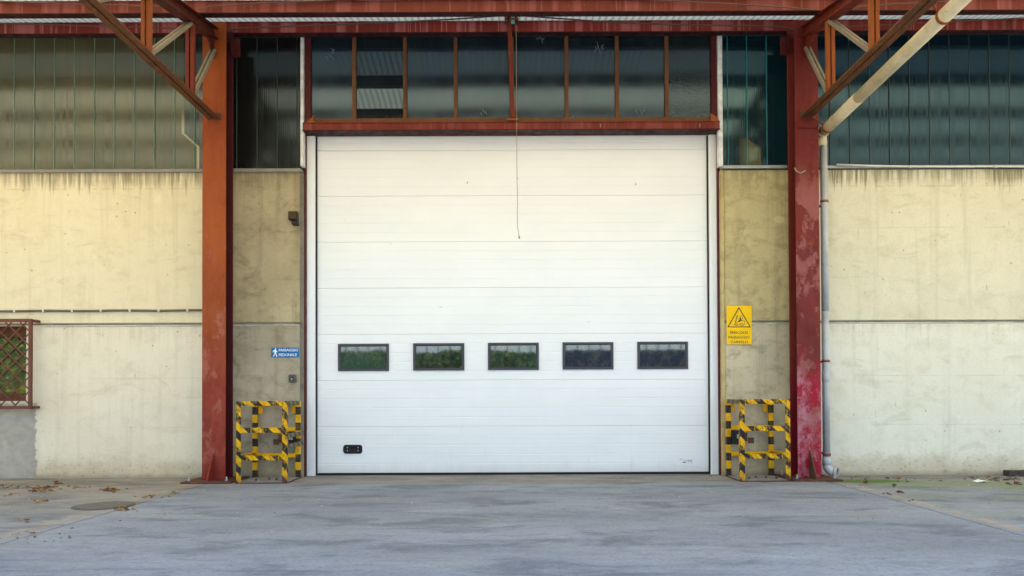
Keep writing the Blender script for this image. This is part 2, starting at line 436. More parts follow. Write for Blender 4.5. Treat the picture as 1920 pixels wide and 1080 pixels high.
# canopy sheet: ribbed translucent sheet, grimy cream white
k = NT('canopy_sheet', .6, 0, .3)
q = k.noise(k.pos((1.5, .4, 1)), 1, 6, .65)
c = k.mix(k.mr(q, .35, .7), (.84, .83, .72), (.76, .74, .60))
rib_shade = k.mr(k.ma('SINE', k.ma('MULTIPLY', k.ma('ADD', k.xyz()[0], 12.4), 2 * math.pi / .082)), -1.0, .1, 1, 0)   # valleys darkened in colour: rib shading the even light leaves out
c = k.mix(k.mul(rib_shade, .6), c, (.34, .31, .22)); k.color(c)
tr = k.n('BsdfTranslucent'); k.set(tr.inputs[0], k.mix(k.mul(rib_shade, .6), (.88, .82, .58), (.42, .37, .24)))
mx = k.n('MixShader'); mx.inputs[0].default_value = .35
k.t.links.new(k.b.outputs[0], mx.inputs[1]); k.t.links.new(tr.outputs[0], mx.inputs[2])
k.t.links.new(mx.outputs[0], k.t.nodes['Material Output'].inputs[0]); M['canopy_sheet'] = k.m

def channel_glass(name, base, dirt, rough=.28, ior=1.55, off=0, mask=None, tint=(1, 1, 1)):
    """profiled rolled glass with fine vertical ribs and dust"""
    k = NT(name, rough, 0, .5); k.b.inputs['IOR'].default_value = ior; k.b.inputs['Specular Tint'].default_value = (*tint, 1)
    x, y, z = k.xyz()
    rib = k.ma('SINE', k.ma('MULTIPLY', x, 260))
    v = k.noise(k.pos((38, 1, .35), (off, 0, 0)), 1, 4, .6)
    b = k.noise(k.pos((1.2, 1, 1.6), (off, 0, 0)), 1, 5, .6)
    c = k.mix(k.mr(b, .3, .7), base, dirt)
    c = k.mix(k.mul(k.mr(v, .5, .7), .4), c, tuple(t * .55 for t in base))
    if mask: c = mask(k, c, x, z)
    sp = k.mr(k.voro(k.pos((1, 1, 1), (off, 0, 0)), 22), .03, .07, 1, 0)
    c = k.mix(k.mul(sp, k.mr(b, .5, .65), .5), c, (.25, .25, .22))
    k.color(c); k.rough(k.mr(v, .3, .7, rough - .04, rough + .06))
    k.bump(k.ma('ADD', k.mul(rib, .5), k.mul(v, 1.5)), .10, .002)
    M[name] = k.m
def left_mask(k, c, x, z):
    # the painted-over area inside the long left strip stops short of the column, with a pale line at its edge
    x1 = PX(345, 200, .05); x2 = PX(373, 290, .05); zb = PZ(345, 250, .05); zc = PZ(372, 275, .05)
    edge = k.mr(z, zc, zb, x2, x1, smooth=False)
    d = k.ma('SUBTRACT', x, edge)
    coated = k.mr(d, -.01, .005, 1, 0)
    c2 = k.mix(coated, (.018, .024, .026), c)
    ln = k.mul(k.band(d, -.028, .004, .006), k.mr(z, zb + .35, zb + .05))
    return k.mix(k.mul(ln, .8), c2, (.42, .38, .24))
def right_mask(k, c, x, z):
    xa = PX(1402, 300, .05); xb = PX(1427, 300, .05); zt = PZ(1402, 258, .05); zs = PZ(1427, 277, .05)
    top = k.mr(x, xa, xb, zt, zs, smooth=False)
    mm = k.mul(k.mr(x, xb - .01, xb + .006, 1, 0), k.mr(x, xa - .16, xa + .03), k.mr(k.ma('SUBTRACT', z, top), -.03, .01, 1, 0))
    return k.mix(mm, c, (.085, .078, .03))
channel_glass('glass_olive', (.058, .054, .032), (.088, .077, .038), .15, 1.85, 0, left_mask, (.86, .97, .92))
channel_glass('glass_smoke', (.006, .007, .007), (.010, .0095, .008), .15, 1.6, 5, None, (.7, .9, 1))
channel_glass('glass_teal', (.003, .014, .020), (.006, .024, .030), .10, 1.85, 9, right_mask, (.55, .9, 1))
channel_glass('glass_navy', (.002, .010, .017), (.004, .014, .022), .15, 1.75, 13, None, (.45, .78, 1))
plain('glass_edge_green', (.15, .25, .18), .3, 0, .6)
plain('glass_edge_teal', (.02, .19, .22), .25, 0, .7)
plain('glass_edge_dark', (.035, .05, .045), .35, 0, .5)
def pane(name, col, rough, ior, bump=0, bs=60):
    k = NT(name, rough, 0, .5); k.b.inputs['IOR'].default_value = ior; k.b.inputs['Specular Tint'].default_value = (.62, .83, 1, 1)
    q = k.noise(k.pos((3, 1, 1.2)), 1, 5, .6); v = k.noise(k.pos((30, 1, .5)), 1, 3, .6)
    c = k.mix(k.mr(q, .3, .7), col, tuple(t * 1.6 for t in col))
    x, y, z = k.xyz()
    c = k.mix(k.mul(k.mr(z, 4.6, 4.48), k.mr(k.noise(k.pos((12, 1, 9)), 1, 6, .7), .4, .7), .35), c, (.12, .10, .06))
    k.color(c); k.rough(k.mr(q, .3, .7, rough * .85, rough * 1.2))
    if bump: k.bump(k.noise(k.pos((bs, bs, bs * 1.3)), 1, 2, .5), bump, .004)
    M[name] = k.m
pane('pane_frosted', (.007, .013, .018), .15, 1.92)
pane('pane_clear', (.008, .013, .016), .03, 1.85)
pane('pane_wavy', (.009, .014, .015), .07, 1.8, .35)
pane('pane_wall', (.02, .022, .012), .03, 2.3, .02, 5)
pane('pane_door', (.008, .011, .013), .03, 1.85, .03, 5)

# hazard paint: diagonal or level bands, chipped
def hazard(name, diag, worn, solid=False):
    k = NT(name, .5, 0, .2)
    x, y, z = k.xyz(obj=True)
    s = k.ma('ADD', z, k.ma('MULTIPLY', k.ma('ADD', x, k.ma('MULTIPLY', y, .8)), 1.0 if diag else 0.0))
    nz = k.noise(k.pos((30, 30, 30), obj=True), 1, 6, .7)
    s = k.ma('ADD', s, k.mul(k.ma('SUBTRACT', nz, .5), .012))
    f = k.ma('FRACT', k.ma('MULTIPLY', s, 1 / .195))
    blk = k.band(f, .02, .52, .012)
    yel = k.mix(k.mr(k.noise(k.pos((8, 8, 8), obj=True), 1, 5, .7), .35, .7), (.80, .43, .0), (.62, .31, .0))
    wn_ = k.noise(k.pos((38, 38, 22), obj=True), 1, 7, .75)
    wb = k.noise(k.pos((4, 4, 4), (3, 3, 3), obj=True), 1, 3, .6)
    chip = k.mul(k.mr(wn_, .50, .55), k.mr(wb, .38, .55), worn)
    if solid: c = yel
    else: c = k.mix(blk, yel, (.016, .016, .018))
    c = k.mix(k.mul(chip, .7), c, k.mix(k.ma('SUBTRACT', 1, blk), (.62, .36, .01), (.025, .022, .022)))
    rust = k.mul(k.mr(k.noise(k.pos((20, 20, 14), (7, 1, 2), obj=True), 1, 6, .75), .56, .66), k.mr(z, .05, .35, 1, .35))
    c = k.mix(k.mul(rust, worn), c, (.12, .045, .025))
    foot = k.mul(k.mr(z, .02, .16, 1, 0), k.mr(wn_, .3, .6))
    c = k.mix(k.mul(foot, .8 * worn), c, (.13, .055, .035))
    k.color(c); k.bump(wn_, .15, .002); M[name] = k.m
hazard('hazard_diagonal', True, .95); hazard('hazard_level', False, .25); hazard('hazard_yellow', False, .3, True)
k = NT('hazard_grey', .7, 0, .3)
x, y, z = k.xyz(obj=True)
f = k.ma('FRACT', k.ma('MULTIPLY', k.ma('ADD', y, z), 1 / .17)); blk = k.band(f, .02, .5, .03)
q = k.noise(k.pos((18, 18, 18), obj=True), 1, 6, .7)
k.color(k.mix(k.mul(k.mr(q, .35, .6), .75), k.mix(blk, (.27, .19, .035), (.03, .03, .03)), (.11, .105, .09))); M['hazard_grey'] = k.m

# apron concrete
k = NT('apron_concrete', .82, 0, .3)
x, y, z = k.xyz()
big = k.noise(k.pos((.35, .9, 1)), 1, 6, .62, .3)
mid = k.noise(k.pos((1.1, 2.6, 1), (4, 2, 0)), 1, 7, .68, .5)
strk = k.noise(k.pos((.7, 7, 1), (1, 5, 0)), 1, 5, .6)
fine = k.noise(k.pos((34, 46, 1)), 1, 6, .8)
spk = k.noise(k.pos((75, 95, 1)), 1, 3, .7)
c = k.mix(k.mr(big, .32, .68), (.195, .220, .264), (.285, .314, .360))
c = k.mix(k.mul(k.mr(mid, .48, .66), .7), c, (.098, .113, .140))
c = k.mix(k.mul(k.mr(strk, .54, .70), .5), c, (.118, .135, .17))
c = k.mix(k.mul(k.mr(k.noise(k.pos((.9, 2.2, 1), (9, 9, 0)), 1, 7, .72), .55, .72), .6), c, (.36, .39, .43))
c = k.mix(k.mul(k.mr(k.noise(k.pos((.7, 1.5, 1), (3, 14, 0)), 1, 7, .72), .52, .68), .5), c, (.255, .24, .21))
c = k.mix(k.mul(k.mr(k.noise(k.pos((9, 14, 1), (3, 1, 0)), 1, 7, .8), .45, .68), .42), c, (.12, .128, .145))
c = k.mix(k.mul(k.mr(fine, .48, .64), .5), c, (.09, .093, .10))
c = k.mix(k.mul(k.mr(spk, .60, .68), .38), c, (.48, .47, .45))
c = k.mix(k.mul(k.mr(k.voro(k.pos((1, 1.6, 1)), 7), .05, .10, 1, 0), .55), c, (.06, .058, .055))
# dark oval tyre and oil spots
ov = k.mr(k.voro(k.pos((1, 1.5, 1), (3, 1, 0)), 1.9), .06, .17, 1, 0)
c = k.mix(k.mul(ov, k.mr(mid, .4, .6), .4), c, (.14, .145, .155))
# brown dusty concrete near the wall, with an irregular edge to the greyer coat
edge = k.ma('ADD', y, k.mul(k.ma('SUBTRACT', k.noise(k.pos((1.3, 1.3, 1), (2, 7, 0)), 1, 5, .65), .5), 1.1))
near = k.mr(edge, -.78, -.66)
c = k.mix(k.mul(near, .75), c, k.mix(k.mr(mid, .35, .65), (.27, .24, .195), (.165, .145, .115)))
# left bay: dustier
lb = k.mr(k.ma('ADD', x, k.mul(mid, .3)), -3.45, -3.25, 1, 0)
c = k.mix(k.mul(lb, k.mr(y, -3.6, -.4, .25, .85)), c, k.mix(k.mr(mid, .38, .64), (.29, .25, .195), (.17, .15, .125)))
# faded yellow lines beside the joints
for xa, s_ in ((-3.72, .38), (3.80, .6)):
    ln = k.mul(k.band(x, xa - .055, xa + .055, .03), k.mr(k.noise(k.pos((6, 9, 1), (xa, 0, 0)), 1, 7, .8), .44, .58))
    c = k.mix(k.mul(ln, s_), c, (.50, .33, .10))
# moss on the right-hand bay
mo = k.noise(k.pos((.8, 1.6, 1), (6, 3, 0)), 1, 6, .65)
mm = k.mul(k.mr(x, 3.75, 4.1), k.mr(y, -3.6, -2.2), k.mr(y, -.75, -.35, 1, 0), k.mr(mo, .42, .6))
c = k.mix(k.mul(mm, .6), c, (.17, .21, .06))
d1 = k.ma('SQRT', k.ma('ADD', k.ma('POWER', k.mul(k.ma('SUBTRACT', x, 4.05), .9), 2), k.ma('POWER', k.mul(k.ma('ADD', y, .62), 2.4), 2)))
m2 = k.mul(k.mr(k.ma('ADD', d1, k.mul(k.ma('SUBTRACT', mid, .5), .9)), .30, .62, 1, 0), k.mr(y, -.12, -.3))
c = k.mix(k.mul(m2, .85), c, (.075, .14, .012))
k.color(c); k.rough(k.mr(mid, .3, .7, .7, .9))
k.bump(k.ma('ADD', k.mul(fine, .5), k.mul(spk, .3)), .3, .006); M['apron_concrete'] = k.m

# ------------------------------------------------------------------ SETTING: ground
bm = bmesh.new()
box(bm, -400, 400, -400, 400, -.6, -.06)
kind(finish('ground', bm, 'yard_bounce'), 'structure')
JL, JR = -3.53, 3.66
for nm, a, b in (('concrete_apron', -14, JL - .009), ('concrete_apron', JL + .009, JR - .009), ('concrete_apron', JR + .009, 14)):
    bm = B(a, b, -13, .6, -.059, 0, .004)
    kind(finish(nm, bm, 'apron_concrete'), 'structure')

for xj in (JL, JR):
    kind(finish('expansion_joint', B(xj - .012, xj + .012, -13, .5, -.059, -.012), 'cable_black'), 'structure')

# unseen building volume behind the wall, added to block the sun
bm = bmesh.new()
box(bm, -14, 14, -.06, 16, 5.75, 7.3)           # unseen parapet and roof, high enough to shade the front
box(bm, -14, 14, 12, 12.3, 0, 5.75)
box(bm, -14.3, -14, .3, 12.3, 0, 5.75); box(bm, 14, 14.3, .3, 12.3, 0, 5.75)
box(bm, -13.9, 13.9, .5, .6, 3.6, 5.74, mi=1)    # near-black sheet standing in for the unlit hall behind the glazing
kind(finish('unseen_building_shell', bm, ['unseen_building_shell', 'interior']), 'structure')

# ------------------------------------------------------------------ precast concrete walls
WT = PZ(960, 320, 0)            # top of the concrete under the ledges
JZ = PZ(960, 605, 0)            # the level joint
YB = .35
def wall(label, x0, x1, mu, ml, jw=.012, group='precast concrete walls along the hall'):
    t = thing('concrete_wall', label, 'wall', ((x0 + x1) / 2, 0, 0))
    up = finish('upper_panel', B(x0, x1, 0, YB, JZ + jw, WT, .008), mu, t)
    lo = finish('lower_panel', B(x0, x1, 0, YB, -.02, JZ - jw, .008), ml, t)
    finish('panel_joint', B(x0 + .002, x1 - .002, .014, YB - .05, JZ - jw - .002, JZ + jw + .002), 'raw_edge', t)
    finish('joint_lip', B(x0 + .003, x1 - .003, -.010, .004, JZ - jw - .016, JZ - jw - .002, .004), 'joint_lime' if 'joint_lime' in M else 'raw_lower', t)
    return t
plain('joint_lime', (.52, .49, .42), .85, 0, .2, .3, 5)
CLX0, CLX1 = PX(381, 480, -.05), PX(438, 480, -.05)
xl = PX(400, 480, 0)
t_left = None
# left wall with a window opening: built as pieces round the opening, one panel per piece
WX1 = PX(49, 690, 0); WX0 = WX1 - 1.05; WZ0 = PZ(25, 752, 0); WZ1 = PZ(25, 611, 0)
t = thing('concrete_wall', 'cream painted concrete wall on the left with grilled window and bare grey patch', 'wall', (-7, 0, 0))
finish('upper_panel', B(-12.5, xl, 0, YB, JZ + .012, WT, .008), 'cream_upper', t)
bm = bmesh.new()
zt = JZ - .012
for a, b, z0, z1 in ((-12.5, WX0, -.02, zt), (WX0, WX1, -.02, WZ0), (WX1, xl, -.02, zt)): box(bm, a, b, 0, YB, z0, z1, 0)
if WZ1 < zt: box(bm, WX0, WX1, 0, YB, WZ1, zt)
bmesh.ops.remove_doubles(bm, verts=bm.verts, dist=.0005)
finish('lower_panel', bm, 'cream_lower', t)
finish('panel_joint', B(-12.5, xl, .014, YB - .05, JZ - .014, JZ + .014), 'raw_edge', t)
finish('joint_lip', B(PX(76, 607, 0), xl, -.012, .004, JZ - .030, JZ - .015, .005), 'joint_lime', t)
LWALL = t
px0 = PX(430, 480, 0); px1 = PX(562, 480, 0)
t = wall('narrow bare tan concrete pier between orange column and white door', px0, px1, 'raw_upper', 'raw_lower')
xr = PX(571.5, 480, .08)
bm = bmesh.new()
a = [bm.verts.new(v) for v in ((px1 + .001, .004, -.02), (xr, .09, -.02), (xr, .09, WT), (px1 + .001, .004, WT))]
bm.faces.new(a)
b = [bm.verts.new(v) for v in ((px1 + .001, YB, -.02), (xr, YB, -.02), (xr, YB, WT), (px1 + .001, YB, WT))]
bm.faces.new(b[::-1])
for i in range(4): bm.faces.new((a[i], b[i], b[(i + 1) % 4], a[(i + 1) % 4]))
finish('chamfered_edge', bm, 'raw_edge', t)
qx0 = PX(1359, 480, 0); qx1 = PX(1490, 480, 0)
t = wall('narrow yellowish concrete pier between white door and crimson column', qx0, qx1, 'raw_upper_right', 'raw_lower_right')
ql = PX(1350.5, 480, .04)
finish('painted_edge', B(ql, qx0 - .002, .006, YB, -.02, WT, .006), 'edge_yellow', t)
rx0 = PX(1525, 480, 0)
t = wall('pale water-stained concrete wall right of the downpipe', rx0, 12.5, 'pale_upper', 'pale_lower')

# ------------------------------------------------------------------ high glazing strips
GY = .05
GZ0 = PZ(960, 316, GY); GZ1 = PZ(960, 60, GY)
def glazing(label, xs, mat, edge, ledge, ledge_y=(313.5, 320.0), lx=None, ew=.008):
    t = thing('glazing_strip', label, 'window', ((xs[0] + xs[-1]) / 2, GY, GZ0), 'channel glass strips above the concrete')
    for i, (a, b) in enumerate(zip(xs, xs[1:])):
        bm = bmesh.new()
        dy = random.uniform(-.004, .004); tl = random.uniform(-.003, .003)
        box(bm, a + .004, b - .004, GY + dy, GY + dy + .012, GZ0, GZ1, .002)
        for v in bm.verts: v.co.y += (v.co.z - GZ0) * tl
        # the turned flange of the channel shows as a bright edge
        box(bm, a - ew * .3, a + ew * .7, GY - .010, GY + .045, GZ0 + .002, GZ1 - .002, .002, 1)
        finish('glass_channel', bm, [mat, edge], t)
    lx = lx or (xs[0], xs[-1])
    z0, z1 = PZ(960, ledge_y[1], -.05), PZ(960, ledge_y[0], -.05)
    bm = bmesh.new()
    prismx(bm, [(-.05, z0), (-.05, z1 - .008), (-.042, z1), (GY + .05, z1 + .012), (GY + .05, z0 + .012), (-.03, z0 + .006)], lx[0], lx[1])
    finish('ledge', bm, ledge, t)
    return t
def gx(*p): return [PX(q, 190, GY) for q in p]
first = gx(27)[0]; pitch = (gx(365)[0] - first) / 9
xs = [first + pitch * i for i in range(-14, 10)] + gx(402)
glazing('long olive tinted channel glass strip above the cream wall on the left', xs, 'glass_olive', 'glass_edge_green', 'ledge_metal', lx=(xs[0], PX(405, 316, 0)))
glazing('dark smoky channel glass strip beside the orange column', gx(432, 444, 482, 520, 557, 563.5), 'glass_smoke', 'glass_edge_dark', 'ledge_metal', lx=(px0, PX(564, 316, -.03)))
glazing('short glossy teal channel glass strip beside the crimson column', gx(1354, 1364, 1400, 1437, 1480), 'glass_teal', 'glass_edge_teal', 'ledge_grey', (311, 317), lx=(PX(1354, 314, -.03), PX(1475, 314, -.03)), ew=.008)
first = gx(1592)[0]; pitch = (gx(1892)[0] - first) / 8
xs = gx(1522, 1555) + [first + pitch * i for i in range(0, 24)]
glazing('long navy channel glass strip above the pale right wall', xs, 'glass_navy', 'glass_edge_dark', 'ledge_grey', (312, 317.5), lx=(PX(1549, 314, -.03), xs[-1]))

# white cover strips either side of the door head
for a, b, la in ((563.5, 569.5, 'white paint-flaked cover strip beside the smoky glass'), (1346, 1354.5, 'white paint-flaked cover strip beside the teal glass')):
    x0, x1, z0, z1 = RC(a, 66, b, 312, -.02)
    tag(finish('cover_strip', B(x0, x1, -.03, .05, z0, z1, .004), 'white_strip'), la, 'trim strip')

# ------------------------------------------------------------------ transom window over the door
TY = .03
t = thing('transom_window', 'rusty framed transom window of eight dark panes above the door', 'window', (0, TY, 4.4))
tz0 = PZ(960, 222, TY); tz1 = PZ(960, 58, TY)
edges = [578, 664.5, 759.5, 854.5, 960, 1062, 1156.5, 1249.5, 1338]
ex = [PX(e, 150, TY) for e in edges]
bounds = ex
pm = ['pane_frosted', 'pane_clear', 'pane_frosted', 'pane_frosted', 'pane_frosted', 'pane_frosted', 'pane_frosted', 'pane_wavy']
fr = finish('window_frame', B(ex[0] - .035, ex[-1] + .035, TY - .03, TY + .05, tz0 - .055, tz0 - .002, .004), 'frame_rust', t)
panes = []
for i in range(8):
    dy = random.uniform(-.002, .002)
    bm = B(ex[i] + .012, ex[i + 1] - .012, TY + .012, TY + .020, tz0, tz1, .001)
    tilt = (0, .0, .004, -.003, .003, -.002, .002, 0)[i]
    for v in bm.verts: v.co.y += dy + (v.co.z - tz0) * tilt
    panes.append(finish('window_pane', bm, pm[i], t))
for i in range(9):
    w = .023 if 0 < i < 8 else .036
    finish('mullion', B(ex[i] - w, ex[i] + w, TY - .025, TY + .045, tz0 - .002, tz1, .004), 'frame_rust' if 0 < i < 8 else 'jamb_red', t)
# chalk figures scratched on the panes
def chalk(pts_px):
    bm = bmesh.new()
    for pl in pts_px: strip(bm, [(PX(a, b, TY + .008), PZ(a, b, TY + .008)) for a, b in pl], .0045, TY + .009, .002)
    finish('chalk_mark', bm, 'chalk', t)
chalk([[(610, 104), (616, 114)], [(613, 99), (626, 112)], [(621, 91), (627, 94), (622, 97), (627, 99), (621, 103)], [(616, 108), (609, 106)]])
chalk([[(1114, 98), (1117, 91), (1117, 86)], [(1117, 93), (1121, 92), (1121, 86)], [(1119, 78), (1126, 101)], [(1133, 84), (1127, 86), (1128, 88), (1131, 88), (1127, 90), (1128, 93), (1134, 90)]])
chalk([[(1006, 74), (1008, 70)], [(1008, 73), (1012, 72), (1012, 69)], [(1013, 69), (1018, 81)], [(1021, 71), (1017, 73), (1020, 75)]])
chalk([[(1193, 205), (1190, 208), (1195, 210), (1193, 213)], [(1196, 196), (1204, 215)], [(1206, 208), (1208, 203)], [(1208, 207), (1208, 209)]])
chalk([[(901, 210), (903, 216)], [(905, 206), (909, 212)], [(910, 208), (912, 214)]])

# ------------------------------------------------------------------ lintel
LY = -.06
x0, x1, z0, z1 = RC(567, 228, 1350, 243.5, LY)
t = thing('lintel_beam', 'red steel channel lintel running over the white door', 'beam', ((x0 + x1) / 2, 0, z0))
bm = bmesh.new()
box(bm, x0, x1, LY + .012, LY + .02, z0 + .006, z1 - .006)
finish('web', bm, 'lintel_red', t)
finish('flange', B(x0 - .003, x1 + .003, LY, .14, z1 - .009, z1, .002), 'lintel_red', t)
finish('flange', B(x0 - .003, x1 + .003, LY, .15, z0, z0 + .009, .002), 'flange_shade', t)
zt = tz0 - .055
finish('sill_plate', B(ex[0] - .05, ex[-1] + .05, -.02, .09, z1 + .001, max(z1 + .004, zt - .001)), 'frame_rust', t)
for px, py in ((583, 219), (1339, 217)):
    a = P(px, py, -.02); sgn = -1 if px < 900 else 1
    bm = bmesh.new(); prism(bm, [(a.x - .05, z1), (a.x + .06, z1), (a.x + .03, z1 + .05), (a.x - .05 * sgn, z1 + .10)], -.05, -.035)
    finish('corner_bracket', bm, 'truss_orange', t)
for px in (1125.5, 1311):
    a = P(px, 236, LY); bm = bmesh.new(); tube(bm, [(a.x, LY + .01, a.z + .02), (a.x, LY - .03, a.z + .01), (a.x - .004, LY - .03, a.z - .03)], .007, 6)
    finish('hook', bm, 'string', t)

# ------------------------------------------------------------------ sectional door
DY = .20
t = thing('sectional_door', 'large closed white sectional overhead door with five small windows', 'door', (0, DY, 0))
dx0, dx1 = PX(591.5, 560, DY), PX(1331, 560, DY)
seams = [252, 281.5, 367, 453, 539.5, 626, 712.5, 799, 886]
sz = [PZ(960, s + .0, DY) for s in seams]
def door_panel(z0, z1, n):
    """ribbed section: shallow grooves divide it, its edges are rolled"""
    g, d = .006, .0022
    pr = [(DY + .03, z0 + .0012), (DY + .005, z0 + .0012), (DY, z0 + .005)]
    for i in range(1, n):
        zc = z0 + (z1 - z0) * i / n
        pr += [(DY, zc - g), (DY + d, zc - .001), (DY + d, zc + .001), (DY, zc + g)]
    pr += [(DY, z1 - .005), (DY + .005, z1 - .0012), (DY + .03, z1 - .0012)]
    bm = bmesh.new()
    a = [bm.verts.new((dx0, y, z)) for y, z in pr]; b = [bm.verts.new((dx1, y, z)) for y, z in pr]
    for i in range(len(pr) - 1): bm.faces.new((a[i], a[i + 1], b[i + 1], b[i]))
    bm.faces.new((a[-1], a[0], b[0], b[-1]))
    return bm
for i in range(8):
    zb, zt = sz[i + 1], sz[i]
    finish('door_panel', door_panel(zb, zt, 2 if i == 0 else 5), 'white_door', t)
finish('seam_backing', B(dx0 + .002, dx1 - .002, DY + .010, DY + .05, sz[-1] + .01, sz[0] - .01), 'white_jamb', t)
finish('bottom_seal', B(dx0, dx1, DY - .012, DY + .035, -.005, sz[-1] - .001, .008), 'black_rubber', t)
for a, b, c_, d in ((633.5, 644.5, 729, 695.5), (774.5, 643.5, 870.5, 694.5), (914.8, 642.5, 1010.3, 693.5), (1055, 641.5, 1150.3, 692.5), (1195.3, 640.5, 1290.3, 691.8)):
    x0, x1, z0, z1 = RC(a, b, c_, d, DY - .02)
    bm = bmesh.new(); w = .038
    prof = [(0, DY - .004), (0, DY - .018), (.005, DY - .022), (.026, DY - .022), (.034, DY - .010), (w, DY - .006)]
    rings = []
    for o_, yy in prof:
        rings.append([bm.verts.new(v) for v in ((x0 + o_, yy, z0 + o_), (x1 - o_, yy, z0 + o_), (x1 - o_, yy, z1 - o_), (x0 + o_, yy, z1 - o_))])
    for p, q in zip(rings, rings[1:]):
        for j in range(4): bm.faces.new((p[j], p[(j + 1) % 4], q[(j + 1) % 4], q[j]))
    wf = finish('door_window', bm, 'window_black', t)
    pb = B(x0 + w - .004, x1 - w + .004, DY - .0075, DY - .003, z0 + w - .004, z1 - w + .004)
    tl = random.uniform(-.004, .004)
    for v in pb.verts: v.co.y += (v.co.x - x0) * tl * .6
    finish('pane', pb, 'pane_door', wf)
# recessed hand grip
x0, x1, z0, z1 = RC(643, 834, 679, 851, DY - .015)
bm = bmesh.new()
o1 = rrect(x0, x1, z0, z1, .035); o2 = rrect(x0 + .006, x1 - .006, z0 + .006, z1 - .006, .03); i1 = rrect(x0 + .03, x1 - .03, z0 + .026, z1 - .026, .016); i2 = rrect(x0 + .04, x1 - .04, z0 + .032, z1 - .030, .012)
rs = [[bm.verts.new((x, y, z)) for x, z in pl] for pl, y in ((o1, DY - .001), (o2, DY - .016), (i1, DY - .016), (i2, DY - .002))]
for p, q in zip(rs, rs[1:]):
    for j in range(len(p)): bm.faces.new((p[j], p[(j + 1) % len(p)], q[(j + 1) % len(p)], q[j]))
bm.faces.new(rs[-1])
hd = finish('handle', bm, 'plastic_dark', t)
for sx in (.22, .78):
    for sz_ in (.36, .68):
        a = Vector((x0 + (x1 - x0) * sx, 0, z0 + (z1 - z0) * sz_))
        bm = bmesh.new(); prism(bm, disc_poly(a.x, a.z, .006, n=8), DY - .006, DY - .002); finish('screw', bm, 'sign_white', hd)
# maker's sticker
x0, x1, z0, z1 = RC(1270, 856, 1311, 871.5, DY)
s = finish('sticker', B(x0, x1, DY - .0012, DY - .0002, z0, z1), 'white_jamb', t)
def pxp(lst, Y): return [(PX(a, b, Y), PZ(a, b, Y)) for a, b in lst]
bm = bmesh.new(); prism(bm, pxp([(1273.2, 861.7), (1275, 860.2), (1278, 859.9), (1281, 860.6), (1277.6, 861), (1275.5, 861.9)], DY), DY - .003, DY - .0015); finish('logo_swoosh', bm, 'sticker_yellow', s)
bm = bmesh.new(); prism(bm, pxp([(1277, 865), (1279, 866.5), (1283, 866.3), (1287.5, 866.3), (1285.5, 867.6), (1281, 868)], DY), DY - .003, DY - .0015); finish('logo_swoosh', bm, 'ink', s)
xa, xb, za, zb = RC(1290, 862.3, 1298, 865.2, DY)
text('DOORS', xa, xb, za, zb, DY - .0015, 'ink', 'lettering', s, .01)
for q_ in range(5):                # the pale first half of the name is too small to read: five faint strokes
    xa, xb, za, zb = RC(1281 + q_ * 1.7, 862.8, 1282.2 + q_ * 1.7, 864.8, DY); finish('faint_stroke', B(xa, xb, DY - .0026, DY - .0016, za, zb), 'sticker_grey', s)
for c_, (a, b) in (('sticker_green', (1289.8, 1292)), ('sticker_red', (1295.6, 1298))):
    xa, xb, za, zb = RC(a, 866.6, b, 868, DY); finish('flag_mark', B(xa, xb, DY - .0028, DY - .0016, za, zb), c_, s)

# door surround: white track covers, black side seals, red angle jambs, header soffit
t = thing('door_surround', 'white track covers and red angle frame round the sectional door', 'door frame', (0, .15, 0))
JY = .13
for a, b in ((574.5, 590.3), (1331.5, 1346.5)):
    x0, x1, z0, z1 = RC(a, 252, b, 890.5 if a < 900 else 886.5, JY)
    finish('track_cover', B(x0, x1, JY, JY + .14, -.003, z1, .006, seg=2), 'white_jamb', t)
for a, b in ((590.2, 594.3), (1327.5, 1331.6)):
    x0, x1, z0, z1 = RC(a, 254, b, 888, DY - .03)
    finish('side_seal', B(x0, x1, DY - .03, DY - .002, -.002, z1, .003), 'black_rubber', t)
for a, b in ((569.8, 573.6), (1346.8, 1350.8)):
    x0, x1, z0, z1 = RC(a, 243, b, 890, .085)
    finish('jamb_angle', B(x0, x1, .075, .20, -.003, PZ(960, 243, .075), .002), 'jamb_red', t)
zz = PZ(960, 243, 0)
finish('header_board', B(PX(572, 250, .12), PX(1348, 250, .12), .155, .19, sz[0] - .02, zz + .1), 'truss_dark', t)
finish('header_seal', B(dx0, dx1, DY - .012, DY - .003, sz[0] - .012, sz[0] + .02), 'black_rubber', t)

